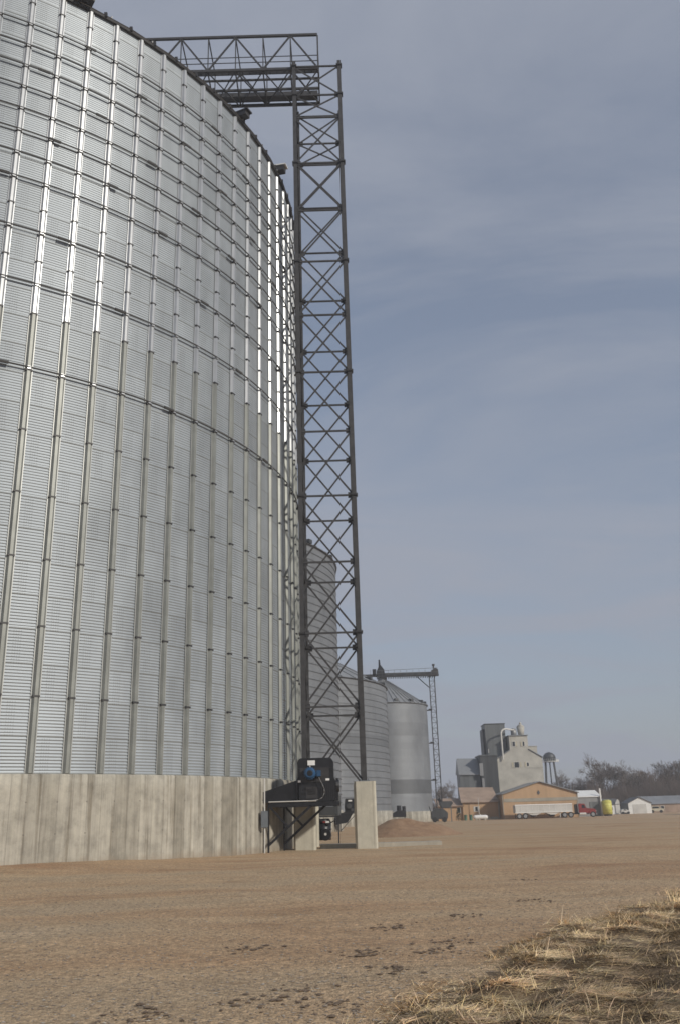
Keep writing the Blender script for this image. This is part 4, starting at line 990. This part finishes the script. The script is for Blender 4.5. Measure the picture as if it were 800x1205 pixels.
TREES = [ # x, y, height, proto, width, label
 (21.8, 236, 8.2, 1, 1.1, 'bare round tree just right of the smooth bin, above the dark grain machine'),
 (24.3, 240, 9.6, 0, 1.0, 'tallest bare tree in the gap between the smooth bin and the grey shed'),
 (26.6, 236, 8.6, 3, 1.1, 'bare tree directly behind the left edge of the grey gabled shed'),
 (19.4, 244, 7.0, 3, 1.0, 'low bare tree peeking past the right edge of the smooth bin'),
 (53.2, 243, 8.6, 0, 1.1, 'bare tree half hidden behind the pale elevator beside the water tower legs'),
 (57.5, 246, 11.6, 1, 1.15, 'broad round-headed bare tree just right of the water tower'),
 (61.3, 244, 9.8, 3, 1.1, 'lower bare tree between the round-headed tree and the tallest tree'),
 (65.6, 240, 15.4, 0, 1.05, 'tallest bare tree, its crown rising highest above the yellow tank'),
 (69.3, 247, 13.6, 2, 1.15, 'second tall bare tree leaning over the small white shed'),
 (72.3, 239, 13.4, 1, .95, 'bare spreading tree standing up behind the white garage'),
 (75.8, 246, 10.8, 3, 1.2, 'bare tree of middling height right of the white garage roof'),
 (79.4, 243, 11.6, 2, 1.2, 'bushy bare tree behind the low house and the pale car'),
 (83.2, 240, 13.0, 0, 1.15, 'tall bare tree with upright branches near the right edge, behind the low house'),
 (86.8, 246, 13.2, 4, 1.3, 'bare tree with upswept branches, second from the right edge'),
 (90.5, 242, 12.4, 1, 1.2, 'bare tree cut off by the right edge of the photograph'),
 (63.6, 256, 10.0, 1, 1.2, 'fainter bare tree far behind the tallest tree on its left side'),
 (77.5, 257, 11.0, 1, 1.2, 'fainter bare tree far behind the gap right of the garage'),
 (81.5, 255, 11.8, 3, 1.2, 'fainter bare tree far behind the low grey-roofed house'),
 (88.8, 256, 13.0, 0, 1.2, 'fainter bare tree far back near the right edge'),
 (50.0, 250, 8.0, 2, 1.2, 'low bare tree hidden mostly by the pale elevator wall'),
]
for i, (x, y, h, p, w, lab) in enumerate(TREES):
    t = thing('bare_tree', (x, y, -.05), lab, 'tree', 'bare trees behind the buildings')
    for nm, me in zip(('trunk', 'crown'), protos[p]):
        o = bpy.data.objects.new(nm, me); COL.objects.link(o); o.parent = t
    s = h / 10; t.scale = (s * w, s * w, s); t.rotation_euler = (0, 0, i * 1.7)
# undergrowth: dense thin stems
def brush_mass():
    N = 42000; R = np.random.default_rng(8)
    x = np.concatenate([R.uniform(44, 125, N - 5000), R.uniform(10, 34, 5000)]); y = R.uniform(232, 262, N)
    hx = 3.4 + .9 * np.sin(x * .35) + .7 * np.sin(x * .9 + 2) + 2.6 * (x > 60) + 1.3 * (x > 76) - 1.0 * (x < 40)
    h = np.clip(hx, 1.2, 9) * R.uniform(.4, 1.25, N)
    lx = R.normal(0, .5, N); ly = R.normal(0, .5, N); w = R.uniform(.02, .055, N)
    V = np.zeros((N, 4, 3)); z0 = R.uniform(0, .35, N) * h
    V[:, 0] = np.stack([x - w, y, z0 * 0], -1); V[:, 1] = np.stack([x + w, y + w, z0 * 0], -1)
    V[:, 2] = np.stack([x + lx + w * .4, y + ly, h], -1); V[:, 3] = np.stack([x + lx - w * .4, y + ly, h], -1)
    V = V.reshape(-1, 3); q = np.arange(N * 4).reshape(-1, 4)
    me = bpy.data.meshes.new('brush'); me.vertices.add(N * 4); me.vertices.foreach_set('co', V.astype(np.float32).ravel())
    me.loops.add(N * 4); me.loops.foreach_set('vertex_index', q.astype(np.int32).ravel()); me.polygons.add(N)
    me.polygons.foreach_set('loop_start', np.arange(0, N * 4, 4, dtype=np.int32)); me.polygons.foreach_set('loop_total', np.full(N, 4, np.int32))
    me.materials.append(MATS['brush']); me.update(calc_edges=True); me.validate()
    tag(link_mesh('undergrowth', me), 'dense brown leafless undergrowth below the far trees', 'undergrowth', kind='stuff')
brush_mass()

# ------------------------------------------------------------------ sky, sun, camera
EL, AZ = math.radians(28), math.radians(50)      # azimuth: degrees to the right of straight behind the camera
W = bpy.data.worlds.new('World'); S.world = W; W.use_nodes = True; nt = W.node_tree
bg = nt.nodes['Background']
sky = nt.nodes.new('ShaderNodeTexSky'); sky.sky_type = 'NISHITA'; sky.sun_disc = False
sky.sun_elevation = EL; sky.sun_rotation = PI - AZ; sky.air_density = 1.0; sky.dust_density = 1.5; sky.ozone_density = 1.5
tc_ = nt.nodes.new('ShaderNodeTexCoord'); sp = nt.nodes.new('ShaderNodeSeparateXYZ'); nt.links.new(tc_.outputs['Generated'], sp.inputs[0])
zz = math_(nt, 'ADD', math_(nt, 'MAXIMUM', sp.outputs[2], 0.0), .16)
cb = nt.nodes.new('ShaderNodeCombineXYZ'); nt.links.new(math_(nt, 'DIVIDE', sp.outputs[0], zz), cb.inputs[0]); nt.links.new(math_(nt, 'DIVIDE', sp.outputs[1], zz), cb.inputs[1])
mp = nt.nodes.new('ShaderNodeMapping'); nt.links.new(cb.outputs[0], mp.inputs[0]); mp.inputs['Rotation'].default_value = (0, 0, math.radians(28)); mp.inputs['Scale'].default_value = (.8, 1.45, 1); mp.inputs['Location'].default_value = (3.1, 1.4, 0)
n1 = noise(nt, mp.outputs[0], 1.1, 8, .58, .9)
n2 = noise(nt, mp.outputs[0], .32, 3, .5, .3)
nn = math_(nt, 'ADD', math_(nt, 'MULTIPLY', n1, .6), math_(nt, 'MULTIPLY', n2, .4))
cf_ = ramp(nt, nn, [(.40, (.0,) * 3), (.60, (1,) * 3)])
cloud = mixc(nt, 0.0, (3.1, 3.36, 4.0), (1, 1, 1))
lo_ = math_(nt, 'SUBTRACT', 1.0, math_(nt, 'MULTIPLY', math_(nt, 'MAXIMUM', sp.outputs[2], 0.0), .50))   # thinner veil overhead
vf = math_(nt, 'MINIMUM', math_(nt, 'MAXIMUM', math_(nt, 'ADD', lo_, math_(nt, 'MULTIPLY', math_(nt, 'SUBTRACT', cf_, .52), .62)), 0.0), .97)
mx = mixc(nt, vf, sky.outputs[0], cloud)
nt.links.new(mx, bg.inputs[0]); bg.inputs[1].default_value = .10

sun = bpy.data.lights.new('sun', 'SUN'); sun.energy = 2.7; sun.angle = math.radians(3.0); sun.color = (1, .93, .82)
so = bpy.data.objects.new('sun', sun); COL.objects.link(so)
dvec = Vector((math.sin(AZ) * math.cos(EL), -math.cos(AZ) * math.cos(EL), math.sin(EL)))
so.rotation_euler = dvec.to_track_quat('Z', 'Y').to_euler(); so.location = (60, -60, 60)

b = MB(); b.box(-705, 765, -505, 905, -1.6, 58)
hz = b.build('haze', 'tyre'); hz.data.materials.clear()
hm = bpy.data.materials.new('haze'); hm.use_nodes = True; hn = hm.node_tree; hn.nodes.remove(hn.nodes['Principled BSDF'])
pv = hn.nodes.new('ShaderNodeVolumePrincipled'); pv.inputs['Color'].default_value = (.86, .89, .95, 1); pv.inputs['Density'].default_value = .0008
hn.links.new(pv.outputs[0], hn.nodes['Material Output'].inputs['Volume']); hz.data.materials.append(hm)
tag(hz, 'thin pale haze over the yard', 'haze', kind='stuff')

cam = bpy.data.cameras.new('camera'); cam.sensor_fit = 'VERTICAL'; cam.sensor_height = 24; cam.lens = 24 * 1040 / 1205
cam.clip_end = 6000; cam.clip_start = .1
co = bpy.data.objects.new('camera', cam); COL.objects.link(co)
p = math.radians(18.9); r = math.radians(1.72)
f = Vector((0, math.cos(p), math.sin(p))); u0 = Vector((0, -math.sin(p), math.cos(p))); x0 = Vector((1, 0, 0))
Rr = math.cos(r) * x0 - math.sin(r) * u0; Uu = math.sin(r) * x0 + math.cos(r) * u0
M = Matrix((Rr, Uu, -f)).transposed().to_4x4(); M.translation = Vector((0, 0, EYE)); co.matrix_world = M
S.camera = co

S.view_settings.view_transform = 'Standard'; S.view_settings.look = 'None'; S.view_settings.exposure = .15; S.view_settings.gamma = 1
S.view_settings.use_curve_mapping = False
S.render.engine = 'CYCLES'; S.cycles.use_denoising = True; S.cycles.max_bounces = 5; S.cycles.pixel_filter_type = 'BLACKMAN_HARRIS'; S.cycles.filter_width = 1.6
